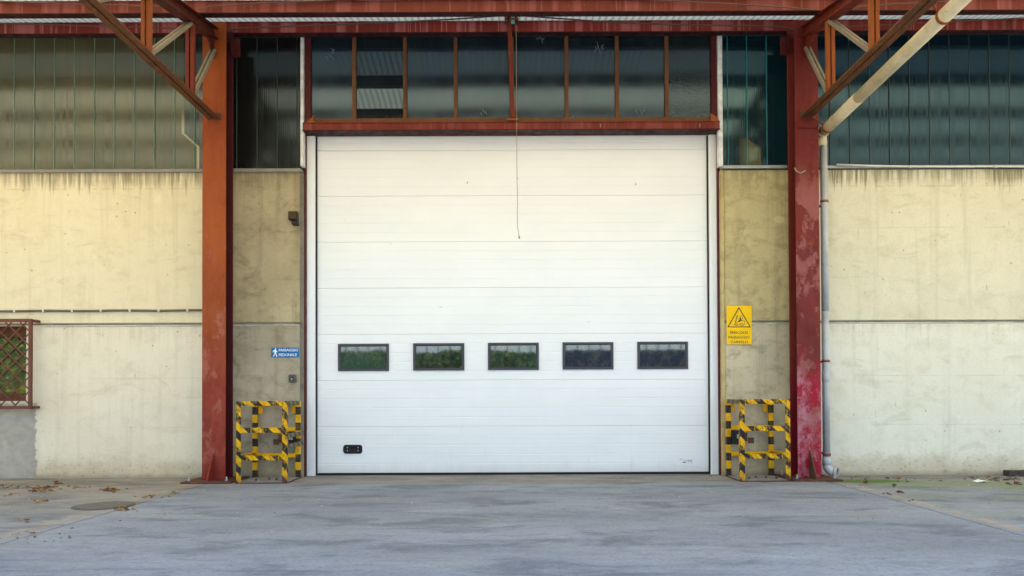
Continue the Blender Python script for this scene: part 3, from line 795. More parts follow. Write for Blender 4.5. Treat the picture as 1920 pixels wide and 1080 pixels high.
# ------------------------------------------------------------------ steel columns
ZP0 = PZ(960, 60.5, -.2)                       # underside of the beam at the wall
SL = (ZP0 - PZ(960, 22.5, -.965)) / .765       # the canopy falls outwards
def zp(Y): return ZP0 - SL * (-.2 - Y)         # underside of purlins
def column(label, cx, mf, ms, mirror, mlow=None):
    t = thing('steel_column', label, 'column', (cx, -.25, 0), 'steel columns carrying the canopy')
    hw = .14; yf, yr = -.42, -.18; top = ZP0 + .02
    zs = 0.022
    if mlow:
        zl = 1.9
        finish('front_flange', B(cx - hw, cx + hw, yf, yf + .02, zl, top, .003), mf, t)
        finish('front_flange', B(cx - hw, cx + hw, yf, yf + .02, zs, zl - .0005, .003), mlow, t)
    else:
        finish('front_flange', B(cx - hw, cx + hw, yf, yf + .02, zs, top, .003), mf, t)
    finish('rear_flange', B(cx - hw, cx + hw, yr - .02, yr, zs, top, .003), ms, t)
    finish('web', B(cx - .007, cx + .007, yf + .0205, yr - .0205, zs, top), ms, t)
    bp = finish('base_plate', B(cx - .29, cx + .29, -.66, -.03, 0.001, .021, .004), 'plate_rust', t)
    for sx in (-.22, .22):
        for yy in (-.58, -.13):
            bm = bmesh.new(); tube(bm, [(cx + sx, yy, .018), (cx + sx, yy, .075)], .012, 8); tube(bm, [(cx + sx, yy, .0205), (cx + sx, yy, .042)], .022, 6)
            finish('anchor_bolt', bm, 'steel_bolt', bp)
    bm = bmesh.new(); gx_ = cx
    prismx(bm, [(yf - .001, .022), (-.62, .022), (-.60, .06), (yf - .012, .34), (yf - .001, .34)], gx_ - .007, gx_ + .007)
    finish('stiffener', bm, 'plate_rust' if mirror else mf, t)
    s = -1 if mirror else 1
    # bolted cleat towards the glazing
    z = PZ(450, 101, -.04); bm = bmesh.new()
    box(bm, cx + s * (hw + .002), cx + s * (hw + .085), yr - .014, yr - .002, z - .115, z + .115, .003)
    box(bm, cx + s * (hw + .001), cx + s * (hw + .009), yr - .09, yr - .012, z - .115, z + .115, .002)
    cl = finish('cleat', bm, 'jamb_red', t)
    for dz in (-.07, .07):
        for dx in (.055, -.06):
            bm = bmesh.new(); prism(bm, disc_poly(cx + s * (hw + dx), z + dz, .013, n=8), yr - .021 if dx > 0 else yr - .034, yr - .013); finish('bolt', bm, 'truss_dark', cl)
    return t
CL, CR = PX(401, 480, -.42), PX(1515, 480, -.42)
cl_ = column('orange red steel column left of the white door', CL, 'column_orange', 'column_side_shade', False)
cr_ = column('crimson steel column right of the white door, paint faded pink', CR, 'column_crimson', 'column_side_right', True)
a = P(1515, 236, -.42)
finish('seat_plate', B(CR - .12, CR + .12, -.436, -.421, PZ(1515, 240, -.43), PZ(1515, 227, -.43), .003), 'column_crimson', cr_)
bm = bmesh.new(); a = P(1500, 322, -.44); tube(bm, [(a.x - .06, -.43, a.z + .05), (a.x - .045, -.45, a.z + .0), (a.x, -.45, a.z - .02), (a.x + .06, -.44, a.z + .01)], .009, 6)
finish('wire_tie', bm, 'string', cr_)

# ------------------------------------------------------------------ canopy: purlins, trusses, sheeting
PY = [-.2 - .765 * i for i in range(8)]
plab = ['red channel beam tight against the wall under the canopy, streaked with pale runs', 'brick red purlin across the top of the photo, second out from the wall',
        'third canopy purlin out from the wall', 'fourth canopy purlin out from the wall', 'fifth canopy purlin out from the wall', 'sixth canopy purlin out from the wall',
        'seventh canopy purlin out from the wall', 'outermost canopy purlin at the eave']
for i, Y in enumerate(PY):
    z = zp(Y); t = thing('canopy_purlin', plab[i], 'beam', (0, Y, z), 'red purlins under the canopy sheets')
    mt = 'beam_red' if i == 0 else 'beam_brick'
    finish('web', B(-12.4, 12.4, Y + .012, Y + .022, z + .009, z + .136), mt, t)
    finish('bottom_flange', B(-12.4, 12.4, Y, Y + .105, z, z + .009, .002), 'flange_shade', t)
    finish('top_flange', B(-12.4, 12.4, Y, Y + .105, z + .136, z + .145, .002), mt, t)
    if i < 2:
        bm = bmesh.new(); rr = random.Random(i)
        for n in range(26):
            x = -6.6 + n * .53 + rr.uniform(-.2, .2); tube(bm, [(x, Y + .03, z + .143), (x, Y + .03, z + .16)], .011, 6)
        kind(finish('hook_bolt', bm, 'plate_rust', t), 'stuff')
# sheeting: one corrugated sheet
bm = bmesh.new()
ys = (.0, -1.5, -3.2, -4.8, -5.75)
pt, amp = .082, .013
nx = int(24.8 / pt * 6)
rows = []
for Y in ys:
    rows.append([bm.verts.new((-12.4 + j * pt / 6, Y, zp(Y) + .163 + amp * math.sin(2 * math.pi * j / 6))) for j in range(nx + 1)])
for a, b in zip(rows, rows[1:]):
    for j in range(nx): bm.faces.new((a[j], a[j + 1], b[j + 1], b[j])).smooth = True
tag(finish('canopy_roof', bm, 'canopy_sheet'), 'white corrugated sheet roof of the canopy', 'roof')

def truss(label, cx, mirror, inner):
    t = thing('canopy_truss', label, 'truss', (cx, -.42, 4.35), 'cantilever trusses under the canopy')
    y0 = -.425; ye = -5.6
    zb = 4.335; s = -1 if mirror else 1
    top = lambda Y: zp(Y) - .075
    mt = 'truss_red' if mirror else 'truss_dark'
    # top chord: I section
    bm = bmesh.new(); A = Vector((cx, y0, top(y0))); E = Vector((cx, ye, top(ye)))
    bar(bm, A + Vector((0, 0, .062)), E + Vector((0, 0, .062)), .13, .010); bar(bm, A - Vector((0, 0, .062)), E - Vector((0, 0, .062)), .13, .010); bar(bm, A, E, .010, .113, bev=.001)
    finish('top_chord', bm, mt, t)
    bm = bmesh.new(); A = Vector((cx, y0 - .002, zb)); E = Vector((cx, ye, zb + .02))
    for o_ in (-.042, .042):
        bar(bm, A, E, .066, .010, off=o_); bar(bm, A + Vector((0, 0, .033)), E + Vector((0, 0, .033)), .010, .055, off=o_ * .5)
    finish('bottom_chord', bm, 'truss_rust', t)
    yv = [-1.06, -2.02, -2.98, -3.94, -4.9]
    for i, Y in enumerate(yv):
        bm = bmesh.new()
        for o_ in (-.027, .027): bar(bm, (cx, Y, zb + .012), (cx, Y, top(Y) - .068), .038, .05, off=o_)
        box(bm, cx - .045, cx + .045, Y + .012, Y + .02, zb + .02, zb + .13)
        finish('vertical_post', bm, 'truss_orange' if (i > 0 or mirror) else 'truss_red', t)
    prev = -.44
    for i, Y in enumerate(yv):
        bm = bmesh.new()
        p = Vector((cx, prev + (0 if i else -.01), top(prev) - (.20 if i == 0 else .06))); q = Vector((cx, Y + .03, zb + .03))
        d = (q - p).normalized()
        for o_ in (-.022, .022): bar(bm, p, q, .030, .04, off=o_)
        finish('diagonal_brace', bm, 'primer_grey', t); prev = Y
    # gusset at the column head
    bm = bmesh.new(); prismx(bm, [(y0, top(y0) - .065), (y0, top(y0) - .30), (y0 - .06, top(y0) - .26), (y0 - .22, top(y0) - .12)], cx - .006, cx + .006)
    finish('gusset', bm, mt, t)
    finish('end_plate', B(cx - .085, cx + .085, y0 - .012, y0 + .003, zb - .012, zb + .07, .003), 'plate_rust', t)
    return t
truss('rusty cantilever truss above the orange column', CL, False, 1)
truss('rusty cantilever truss above the crimson column, beside the inclined pipe', CR, True, -1)

# ------------------------------------------------------------------ strut above the lintel, float box and pull cord
t = thing('door_strut', 'thin rusty red strut standing on the lintel above door centre', 'strut', tuple(P(962, 226, -.08)))
a = P(961.5, 226, -.06); b = P(955, 38, -.25)
bm = bmesh.new(); bar(bm, a, b, .052, .05); finish('post', bm, 'truss_red', t)
finish('foot', B(a.x - .07, a.x + .07, a.y - .03, a.y + .03, a.z - .005, a.z + .02, .003), 'truss_orange', t)
bm = bmesh.new()
for dx in (-.02, .03): box(bm, a.x + dx - .01, a.x + dx + .01, a.y - .04, a.y - .02, a.z + .02, a.z + .10, .002)
finish('foot_cleat', bm, 'truss_dark', t)
b1, b2, c1, c2 = RC(946, 23.5, 970.5, 27, -.34)
bm = bmesh.new(); box(bm, b1, b2, -.34, -.20, c1, c2, .002)
u1, u2, v1, v2 = RC(946.5, 26, 950, 37, -.32); box(bm, u1, u2, -.34, -.21, v1, v2, .002)
u1, u2, v1, v2 = RC(967, 25, 970, 37, -.32); box(bm, u1, u2, -.34, -.21, v1, v2, .002)
u1, u2, v1, v2 = RC(954, 33.5, 972, 36.5, -.34); box(bm, u1, u2, -.345, -.215, v1, v2, .002)
finish('head_bracket', bm, 'truss_rust', t)
u1, u2, v1, v2 = RC(958.3, 27.5, 965, 44, -.3)
tag(finish('switch_box', B(u1, u2, -.33, -.28, v1, v2, .004), 'teal_paint'), 'small teal box in the bracket above the door', 'switch box')
a = P(963, 38, -.34)
pts = [P(*q) for q in ((962.5, 37, -.36), (964, 42, -.37), (967, 48, -.37), (968, 70, -.37), (968.3, 150, -.36), (968.8, 228, -.34), (969.2, 300, -.33), (969.5, 340, -.33), (970.5, 380, -.33), (969.8, 400, -.33), (970.2, 425, -.33), (972.5, 438, -.33), (973.5, 446, -.33))]
bm = bmesh.new(); tube(bm, pts, .0032, 6)
tube(bm, [P(973.5, 443, -.33), P(973.7, 447, -.33)], .009, 6)
tag(finish('pull_cord', bm, 'string'), 'thin cord hanging down in front of the white door', 'cord')
# wires strung along the beams
def wire(pix, r, mat, label):
    pts = [P(*q) for q in pix]; o_ = []
    for p, q in zip(pts, pts[1:]):
        for i in range(6): o_.append(p.lerp(q, i / 6))
    o_.append(pts[-1]); bm = bmesh.new(); tube(bm, o_, r, 6)
    tag(finish('overhead_wire', bm, mat), label, 'wire', 'wires along the canopy beams')
wire([(946, 29, -.32), (850, 36, -.3), (740, 42, -.28), (620, 46.5, -.27), (520, 50, -.26), (440, 54, -.25), (426, 58.5, -.25)], .009, 'cable_brown', 'brown wire sagging from the centre bracket towards the orange column')
wire([(971, 29, -.32), (1040, 34, -.3), (1120, 40, -.28), (1200, 44, -.27), (1300, 47, -.26), (1400, 48.5, -.25), (1470, 51, -.25), (1487, 55, -.25)], .009, 'cable_brown', 'brown wire sagging from the centre bracket towards the crimson column')
wire([(0, 2.5, -1.0), (120, 6.5, -1.0), (230, 9.5, -1.0), (330, 13, -1.0), (340, 16, -1.0)], .007, 'cable_brown', 'wire on the upper beam left of the left truss')
wire([(374, 18, -1.0), (392, 12.5, -1.0), (480, 6, -1.0), (560, 3, -1.0), (700, -3, -1.0)], .007, 'cable_brown', 'wire on the upper beam right of the left truss')
wire([(1150, -5, -1.0), (1280, 2.5, -1.0), (1400, 9, -1.0), (1490, 15, -1.0), (1528, 19, -1.0)], .007, 'cable_brown', 'wire on the upper beam left of the right truss')
wire([(1575, 17, -1.0), (1620, 11, -1.0), (1700, 6, -1.0), (1790, 2, -1.0)], .007, 'cable_brown', 'wire on the upper beam right of the right truss')
wire([(0, 44, -.23), (120, 47, -.23), (250, 51, -.23), (380, 55, -.23)], .007, 'cable_brown', 'wire on the wall beam left of the orange column')
wire([(1532, 56, -.23), (1600, 49, -.23), (1760, 42, -.23), (1930, 33, -.25)], .007, 'cable_brown', 'wire on the wall beam right of the crimson column')

# ------------------------------------------------------------------ downpipe
t = thing('inclined_pipe', 'dirty cream drain pipe sloping out under the right truss', 'pipe', tuple(P(1541, 245, -.28)))
pa = P(1543, 247, -.30); pb = P(1800, 2, -2.97); d = (pb - pa).normalized()
pe = pa + d * 5.2
bm = bmesh.new(); tube(bm, [pa - d * .02, pa + d * .9], .066, 20); finish('pipe_length', bm, 'pipe_cream', t)
bm = bmesh.new(); tube(bm, [pa + d * .9, pa + d * 2.86], .064, 20); finish('pipe_length', bm, 'pipe_cream', t)
bm = bmesh.new(); tube(bm, [pa + d * 2.84, pa + d * 2.86, pa + d * 3.0, pa + d * 3.02], .07, 20, radii=[.066, .075, .075, .066]); tube(bm, [pa + d * 3.0, pe], .066, 20); finish('pipe_length', bm, 'pipe_cream', t)
bm = bmesh.new()
el = [pa + d * .03, pa - d * .03, pa - d * .06 + Vector((0, .01, -.03)), Vector((pa.x, pa.y + .045, pa.z - .10)), Vector((pa.x + .0, pa.y + .05, pa.z - .16))]
tube(bm, el, .07, 20, radii=[.072, .072, .07, .064, .056]); finish('elbow', bm, 'pipe_cream', t)
for l in (.14, 2.45):
    bm = bmesh.new(); p = pa + d * l; tube(bm, [p - d * .014, p + d * .014], .071, 20); tube(bm, [p + Vector((-.06, 0, .03)), p + Vector((-.2 if l < 1 else -.1, 0, .13))], .007, 6)
    finish('pipe_clamp', bm, 'truss_orange', t)
t = thing('downpipe', 'grey vertical downpipe beside the crimson column', 'pipe', (pa.x, pa.y + .05, 0))
vx0 = PX(1547, 560, pa.y + .05); vy = pa.y + .05
bm = bmesh.new(); tube(bm, [(vx0, vy, pa.z - .10), (vx0, vy, 2.02)], .042, 18); finish('pipe_length', bm, 'pipe_grey', t)
bm = bmesh.new(); tube(bm, [(vx0, vy, 2.02), (vx0, vy, .20)], .042, 18); tube(bm, [(vx0, vy, 1.16), (vx0, vy, 1.165), (vx0, vy, 1.27), (vx0, vy, 1.275)], .04, 18, radii=[.043, .047, .047, .043]); finish('pipe_length', bm, 'pipe_grey', t)
bm = bmesh.new()
tube(bm, [(vx0, vy, .25), (vx0, vy, .135)], .050, 18)
arc = [(vx0 + .06 * (1 - math.cos(R(a))), vy - .05 * math.sin(R(a)), .135 - .062 * math.sin(R(a))) for a in range(0, 91, 15)] + [(vx0 + .085, vy - .075, .071)]
tube(bm, arc, .05, 18, cap=False); tube(bm, [(vx0 + .070, vy - .062, .072), (vx0 + .094, vy - .082, .070)], .057, 18, cap=False)
tube(bm, list(reversed(arc)), .045, 18, cap=False)
finish('outlet_bend', bm, 'pipe_grey', t)
for py in (378, 677, 852):
    z = PZ(1545, py, vy); bm = bmesh.new(); tube(bm, [(vx0, vy, z - .014), (vx0, vy, z + .014)], .047, 18)
    box(bm, vx0 + .03, vx0 + .05, vy - .01, -.002, z - .012, z + .012); finish('pipe_clamp', bm, 'clamp_rust', t)

# loose white conduit lying on the right-hand ledge
bm = bmesh.new(); tube(bm, [P(x, y, -.07) for x, y in ((1569, 308.5), (1620, 310.5), (1700, 312.2), (1780, 312.5), (1870, 312), (1990, 313.5))], .012, 8)
for px in (1706, 1866): a = P(px, 312.5, -.07); tube(bm, [(a.x - .012, a.y, a.z), (a.x + .012, a.y, a.z)], .02, 8)
tag(finish('loose_conduit', bm, 'conduit_white'), 'thin white conduit lying on the right-hand ledge', 'conduit')
# brown conduit with clips across the left wall
z = PZ(190, 582.5, -.02)
t = thing('wall_conduit', 'thin brown cable conduit clipped across the left wall', 'conduit', (-5, -.02, z))
bm = bmesh.new(); pts = [(-8 + i * .2, -.022, z + .003 * math.sin(i * 1.3)) for i in range(0, 22)]; pts = [p for p in pts if p[0] < PX(395, 583, 0)] + [(PX(395, 583, 0), -.022, z)]
tube(bm, pts, .014, 8); finish('tube', bm, 'conduit_brown', t)
for px in range(-40, 380, 54):
    x = PX(px + 14, 583, -.02); finish('clip', B(x - .012, x + .012, -.040, -.002, z - .021, z + .021, .004), 'conduit_white', t)

# ------------------------------------------------------------------ barred window on the left
t = thing('wall_window', 'dark window pane behind the diamond grille in left wall', 'window', ((WX0 + WX1) / 2, .12, WZ0))
fw = .07
wf = finish('window_frame', B(WX0, WX1, .10, .17, WZ0, WZ0 + .10, .004), 'truss_rust', t)
finish('window_frame', B(WX0, WX1, .10, .17, WZ1 - .13, WZ1, .004), 'truss_rust', t)
finish('window_frame', B(WX0, WX0 + fw, .10, .17, WZ0 + .10, WZ1 - .13, .004), 'truss_rust', t)
finish('pane', B(WX0 + .01, WX1 - .003, .13, .14, WZ0 + .08, WZ1 - .11), 'pane_wall', t)
GY2 = -.13
gx0_ = WX0 - .12; _, gx1_, gz0, gz1 = RC(0, 598, 60, 767, GY2)
t = thing('window_grille', 'red steel diamond grille standing off the left wall', 'grille', ((gx0_ + gx1_) / 2, GY2, gz0))
fwid = .038
for a in ((gx0_, gx1_, gz1 - fwid, gz1), (gx0_, gx1_, gz0, gz0 + fwid), (gx0_, gx0_ + fwid, gz0, gz1), (gx1_ - fwid, gx1_, gz0, gz1)):
    inset = .001 if a[2] == gz0 and a[3] == gz1 else 0
    finish('frame_bar', B(a[0], a[1], GY2 - .018 + inset, GY2 + .02 - inset, a[2] + (fwid + .0005 if inset else 0), a[3] - (fwid + .0005 if inset else 0), .003), 'grille_red', t)
for zz in (gz0 + .02, gz1 - .02):
    for xx in (gx0_ + .02, gx1_ - .02): finish('stand_off', B(xx - .015, xx + .04, GY2 + .021, -.001, zz - .015, zz + .015, .003), 'grille_red', t)
ps = (gz1 - gz0) / 6.2; slope = 1.0
x0, x1, z0, z1 = gx0_ + fwid, gx1_ - fwid, gz0 + fwid, gz1 - fwid
for s_ in (1, -1):
    for n in range(-12, 24):
        c_ = z0 + n * ps if s_ == 1 else z0 + n * ps + .03
        # z = c_ + s_*(x-x1)
        pts = []
        for x in (x0, x1):
            z = c_ + s_ * (x - x1)
            if z0 <= z <= z1: pts.append((x, z))
        for z in (z0, z1):
            x = x1 + (z - c_) / s_
            if x0 < x < x1: pts.append((x, z))
        if len(pts) == 2 and (Vector(pts[0]) - Vector(pts[1])).length > .06:
            bm = bmesh.new(); yy = GY2 + (.006 if s_ > 0 else -.006)
            bar(bm, (pts[0][0], yy, pts[0][1]), (pts[1][0], yy, pts[1][1]), .011, .014, side=Vector((0, 1, 0)), bev=.002)
            finish('lattice_bar', bm, 'grille_red', t)

# ------------------------------------------------------------------ signs and small devices
SY = -.004
x0, x1, z0, z1 = RC(508.7, 651.8, 561, 670, SY)
t = thing('pedestrian_sign', 'small blue sign with walking figure reading PASSAGGIO PEDONALE', 'sign', ((x0 + x1) / 2, SY, z0))
bm = bmesh.new(); prism(bm, rrect(x0, x1, z0, z1, .012), SY - .003, SY + .002); finish('sign_plate', bm, 'sign_blue', t)
def lp(lst, ox, oy, sx, sy, Y):   # zoomed crop coordinates -> photo pixels -> (x, z)
    return [(PX(ox + a / sx, oy + b / sy, Y), PZ(ox + a / sx, oy + b / sy, Y)) for a, b in lst]
Y = SY - .003
bm = bmesh.new()
for poly in ([(183, 170), (190, 155), (207, 155), (215, 170), (207, 184), (190, 184)], [(178, 188), (205, 188), (215, 215), (208, 262), (178, 262), (170, 215)],
             [(178, 190), (140, 215), (136, 250), (150, 250), (156, 226), (176, 212)], [(205, 190), (240, 228), (240, 252), (226, 250), (222, 232), (208, 218)],
             [(178, 255), (196, 262), (163, 342), (138, 338), (160, 305)], [(190, 262), (208, 255), (226, 300), (240, 345), (218, 345), (206, 305)]):
    p = lp(poly, 500, 640, 12, 12, Y); prism(bm, p, Y - .0014, Y - .0002)
    Y -= .00012
finish('pictogram', bm, 'sign_white', t)
Y = SY - .003
xa, xb, za, zb = RC(500 + 275 / 12, 640 + 168 / 12, 500 + 710 / 12, 640 + 226 / 12, Y); text('PASSAGGIO', xa, xb, za, zb, Y - .0003, 'sign_white', 'lettering', t, .008)
xa, xb, za, zb = RC(500 + 275 / 12, 640 + 272 / 12, 500 + 680 / 12, 640 + 334 / 12, Y); text('PEDONALE', xa, xb, za, zb, Y - .0003, 'sign_white', 'lettering', t, .008)

SY = -.015                      # stands clear of the joint lip behind it
x0, x1, z0, z1 = RC(1362.4, 573.5, 1409.4, 645.8, SY)
t = thing('forklift_warning_sign', 'yellow forklift warning sign reading PERICOLO PASSAGGIO CARRELLI', 'sign', ((x0 + x1) / 2, SY, z0))
bm = bmesh.new(); prism(bm, rrect(x0, x1, z0, z1, .010), SY - .003, SY + .002); finish('sign_plate', bm, 'sign_yellow', t)
q = lambda pts: lp(pts, 1340, 560, 10.8, 10.8, SY - .003)
bm = bmesh.new()
o_ = q([(491, 163), (735, 581), (255, 581)]); i_ = q([(491, 203), (705, 563), (288, 563)])
Y = SY - .003
va = [[bm.verts.new((x, y, z)) for x, z in pl] for pl, y in ((o_, Y), (o_, Y - .0013), (i_, Y - .0013), (i_, Y))]
for a, b in zip(va, va[1:]):
    for j in range(3): bm.faces.new((a[j], a[(j + 1) % 3], b[(j + 1) % 3], b[j]))
finish('warning_triangle', bm, 'ink', t)
bm = bmesh.new(); lw = 7 / 10.8 / 150
for pl, w in (([(358, 533), (400, 537), (410, 500), (455, 328)], 1.1), ([(425, 490), (462, 350), (468, 350), (556, 350), (556, 445)], 1), ([(436, 400), (470, 350)], .8), ([(410, 500), (440, 480), (470, 470), (505, 470), (510, 448), (600, 448), (600, 530), (575, 530)], 1.1),
              ([(520, 528), (462, 528)], 1), ([(425, 520), (405, 535)], .8), ([(480, 415), (505, 405), (520, 385)], 1.6)):
    strip(bm, q(pl), lw * w, Y, .0012)
for cx_, cz_, r_ in ((445, 528, 19), (548, 524, 27)):
    ring = [(cx_ + r_ * math.cos(a * math.pi / 8), cz_ + r_ * math.sin(a * math.pi / 8)) for a in range(17)]
    strip(bm, q(ring), lw * 1.2, Y, .0014)
for poly in ([(512, 372), (520, 362), (530, 372), (526, 388), (514, 388)], [(508, 392), (530, 385), (540, 420), (538, 447), (505, 447), (505, 420)], [(478, 447), (505, 430), (510, 448), (500, 470), (480, 470)]):
    prism(bm, q(poly), Y - .0016, Y - .0001)
finish('forklift_pictogram', bm, 'ink', t)
for body, a, b, c_, d in (('PERICOLO', 312, 660, 672, 712), ('PASSAGGIO', 280, 755, 704, 808), ('CARRELLI', 325, 850, 666, 903)):
    xa, xb, za, zb = RC(1340 + a / 10.8, 560 + b / 10.8, 1340 + c_ / 10.8, 560 + d / 10.8, Y); text(body, xa, xb, za, zb, Y - .0003, 'ink', 'lettering', t, .008)

# motion sensor on the left pier
x0, x1, z0, z1 = RC(540, 395.5, 557, 412, -.12)
t = thing('motion_sensor', 'small dark brown sensor box high on the left pier', 'sensor', ((x0 + x1) / 2, -.06, z0))
bm = bmesh.new(); box(bm, x0, x1, -.12, -.03, z0, z1, .008); finish('housing', bm, 'plastic_dark', t)
bm = bmesh.new(); box(bm, x0 + .008, x1 - .010, -.128, -.119, z0 + .012, z1 - .006, .003); finish('lens', bm, 'brown_lens', t)
bm = bmesh.new(); box(bm, x0 + .035, x1 - .005, -.095, -.001, z0 - .05, z0 + .004, .006); finish('bracket', bm, 'plastic_dark', t)
# key switch
x0, x1, z0, z1 = RC(541, 702, 554.5, 716.5, -.035)
t = thing('key_switch', 'grey key switch box on left pier under blue sign', 'switch', ((x0 + x1) / 2, 0, z0))
finish('housing', B(x0, x1, -.04, -.001, z0, z1, .008, seg=2), 'plastic_grey', t)
bm = bmesh.new(); prism(bm, rrect(x0 + .030, x1 - .030, z0 + .016, z1 - .028, .006), -.0425, -.0395); finish('keyhole_plate', bm, 'plastic_dark', t)
bm = bmesh.new(); cxk = (x0 + x1) / 2; prism(bm, disc_poly(cxk, z0 + .043, .008, n=12), -.050, -.041); prism(bm, [(cxk - .003, z0 + .02), (cxk + .003, z0 + .02), (cxk + .004, z0 + .037), (cxk - .004, z0 + .037)], -.047, -.042); finish('key', bm, 'brass', t)

# ------------------------------------------------------------------ hazard striped guards
def guard(label, x0, x1, mirror):
    w = .055; yf, yr = -.645, -.07; H = .955
    cx = (x0 + x1) / 2
    t = thing('corner_guard', label, 'guard frame', (cx, -.35, 0), 'striped steel guards beside the door')
    def angle_post(x, y, sx, sy, mat):
        """equal angle: one leg faces the yard, the other runs back"""
        bm = bmesh.new()
        box(bm, x, x + sx * w, y, y + sy * .007, .012, H, .001)
        box(bm, x, x + sx * .007, y + sy * .0075, y + sy * w, .012, H, .001)
        return finish('post', bm, mat, t)
    angle_post(x0, yf, 1, 1, 'hazard_diagonal'); angle_post(x1, yf, -1, 1, 'hazard_diagonal')
    for x, s_ in ((x0, 1), (x1, -1)):
        bm = bmesh.new(); xx = x if s_ == 1 else x - w
        box(bm, xx, xx + w, yr - w, yr - .002, .012, H - .003, .003); finish('post', bm, 'hazard_level', t)
    def rail(nm, z0, z1, y, mat, a=None, b=None):
        bm = bmesh.new(); a = x0 + w + .001 if a is None else a; b = x1 - w - .001 if b is None else b
        box(bm, a, b, y + .002, y + .008, z0, z1, .001); box(bm, a, b, y + .009, y + .05, z1 - .006, z1, .001)
        return finish(nm, bm, mat, t)
    rail('front_rail', .902, .957, yf, 'hazard_diagonal'); rail('front_rail', .588, .645, yf, 'hazard_diagonal'); rail('front_rail', .268, .326, yf, 'hazard_diagonal')
    rail('rear_rail', .902, .95, yr - .055, 'hazard_yellow'); rail('rear_rail', .583, .632, yr - .055, 'hazard_yellow'); rail('rear_rail', .258, .308, yr - .055, 'hazard_yellow')
    for x, s_ in ((x0, 1), (x1, -1)):
        outer = (x > cx) != mirror          # the side next to the door
        bm = bmesh.new(); box(bm, x + s_ * .001, x + s_ * .008, yf + w + .001, yr - w - .001, .905, .953, .001); box(bm, x + s_ * .009, x + s_ * .05, yf + w + .001, yr - w - .001, .946, .953, .001)
        finish('side_rail', bm, 'hazard_grey' if outer else 'hazard_diagonal', t)
        if not outer:
            bm = bmesh.new(); box(bm, x + s_ * .001, x + s_ * .05, yf + w + .001, yr - w - .001, .318, .325, .001); box(bm, x + s_ * .001, x + s_ * .008, yf + w + .001, yr - w - .001, .275, .317, .001)
            finish('side_rail', bm, 'hazard_yellow', t)
        elif not mirror:
            for zc in (.552, .430):
                bm = bmesh.new(); box(bm, x + .002, x + .009, yf + .03, yr + .06, zc - .026, zc + .026, .001); finish('side_strap', bm, 'hazard_grey', t)
        # fixing lug at the wall
        bm = bmesh.new(); xx = x + s_ * (w + .03); box(bm, xx - .028, xx + .028, yr - .01, yr, .80, .90, .002); prism(bm, disc_poly(xx + .008, .828, .010, n=8), yr - .016, yr - .009)
        finish('fixing_lug', bm, 'hazard_yellow', t)
    bp = finish('base_plate', B(x0 - .006, x1 + .006, yf - .012, -.035, .0015, .0115, .002), 'plate_rust', t)
    pl = finish('floor_sheet', B(x0 + .01, x1 - .01, yf + .02, -.05, .012, .0135), 'primer_floor', t)
    for fx, fy in ((.28, .35), (.48, .55), (.66, .45), (.84, .35)):
        a = Vector((x0 + (x1 - x0) * fx, yf + fy * .55, .013)); bm = bmesh.new(); tube(bm, [a, a + Vector((0, 0, .022))], .014, 6); finish('bolt', bm, 'iron', bp)
    return t
plain('primer_floor', (.24, .225, .20), .85, 0, .3, .25, 9)
ga, gb = PX(442.6, 830, -.645), PX(537.6, 830, -.645)
guard('yellow and black striped guard frame left of the door, with side straps', ga, gb, False)
gc, gd = PX(1388, 825, -.645), PX(1482, 825, -.645)
guard('yellow and black striped guard frame right of the door', gc, gd, True)

# photocells behind the guards
def photocell(label, px, py, sgn, blue):
    a = P(px, py, -.16)
    t = thing('photocell', label, 'sensor', tuple(a), 'photocells beside the door')
    finish('housing', B(a.x - .055, a.x + .055, -.19, -.09, a.z - .085, a.z + .085, .008), 'black_rubber', t)
    bm = bmesh.new(); u = -sgn * .10
    box(bm, a.x + u - .07, a.x + u + .05, -.115, -.095, a.z - .05, a.z + .055, .003)
    box(bm, a.x + u * 1.9 - .035, a.x + u * 1.9 + .035, -.13, -.112, a.z - .075, a.z - .005, .003)
    finish('bracket', bm, 'plate_rust', t)
    bm = bmesh.new(); box(bm, a.x - .01, a.x + .035, -.215, -.189, a.z - .01, a.z + .04, .003); finish('cover', bm, 'steel_bolt', t)
    if blue: finish('tape', B(a.x + u * .8 - .02, a.x + u * .8 + .02, -.121, -.1155, a.z - .005, a.z + .02), 'sign_blue', t)
    bm = bmesh.new(); box(bm, a.x - .03, a.x + .03, -.092, -.002, a.z - .03, a.z + .03); finish('wall_mount', bm, 'plastic_dark', t)
photocell('black photocell with blue tape behind the left striped guard', 545, 823, 1, True)
photocell('black photocell with pale cover behind the right striped guard', 1381, 820, -1, False)

# ------------------------------------------------------------------ manhole cover, offcut, litter
a = Vector((-3.93, -2.42, 0))
a = CAM + (P(195, 948.5, 0) - CAM) * ((0 - CAM.z) / (P(195, 948.5, 0).z - CAM.z))
t = thing('manhole_cover', 'round iron manhole cover set in the left concrete bay', 'manhole cover', (a.x, a.y, 0))
bm = bmesh.new()
def zdisc(bm, c, r, z0, z1, n=36):
    p = [bm.verts.new((c.x + r * math.cos(2 * math.pi * i / n), c.y + r * math.sin(2 * math.pi * i / n), z1)) for i in range(n)]
    q = [bm.verts.new((v.co.x, v.co.y, z0)) for v in p]
    bm.faces.new(p)
    for i in range(n): bm.faces.new((p[i], q[i], q[(i + 1) % n], p[(i + 1) % n]))
zdisc(bm, a, .265, -.02, .004); finish('frame_ring', bm, 'iron', t)
bm = bmesh.new(); zdisc(bm, a, .235, -.01, .0085); finish('lid', bm, 'iron_lid', t) if 'iron_lid' in M else finish('lid', bm, 'wood_dark', t)
for i in range(-3, 4):
    for j in range(-3, 4):
        if i * i + j * j < 10:
            pass
def gp(px, py, z=0):
    d = P(px, py, 0) - CAM
    return CAM + d * ((z - CAM.z) / d.z)
a = gp(1890, 893); b = gp(1945, 893)
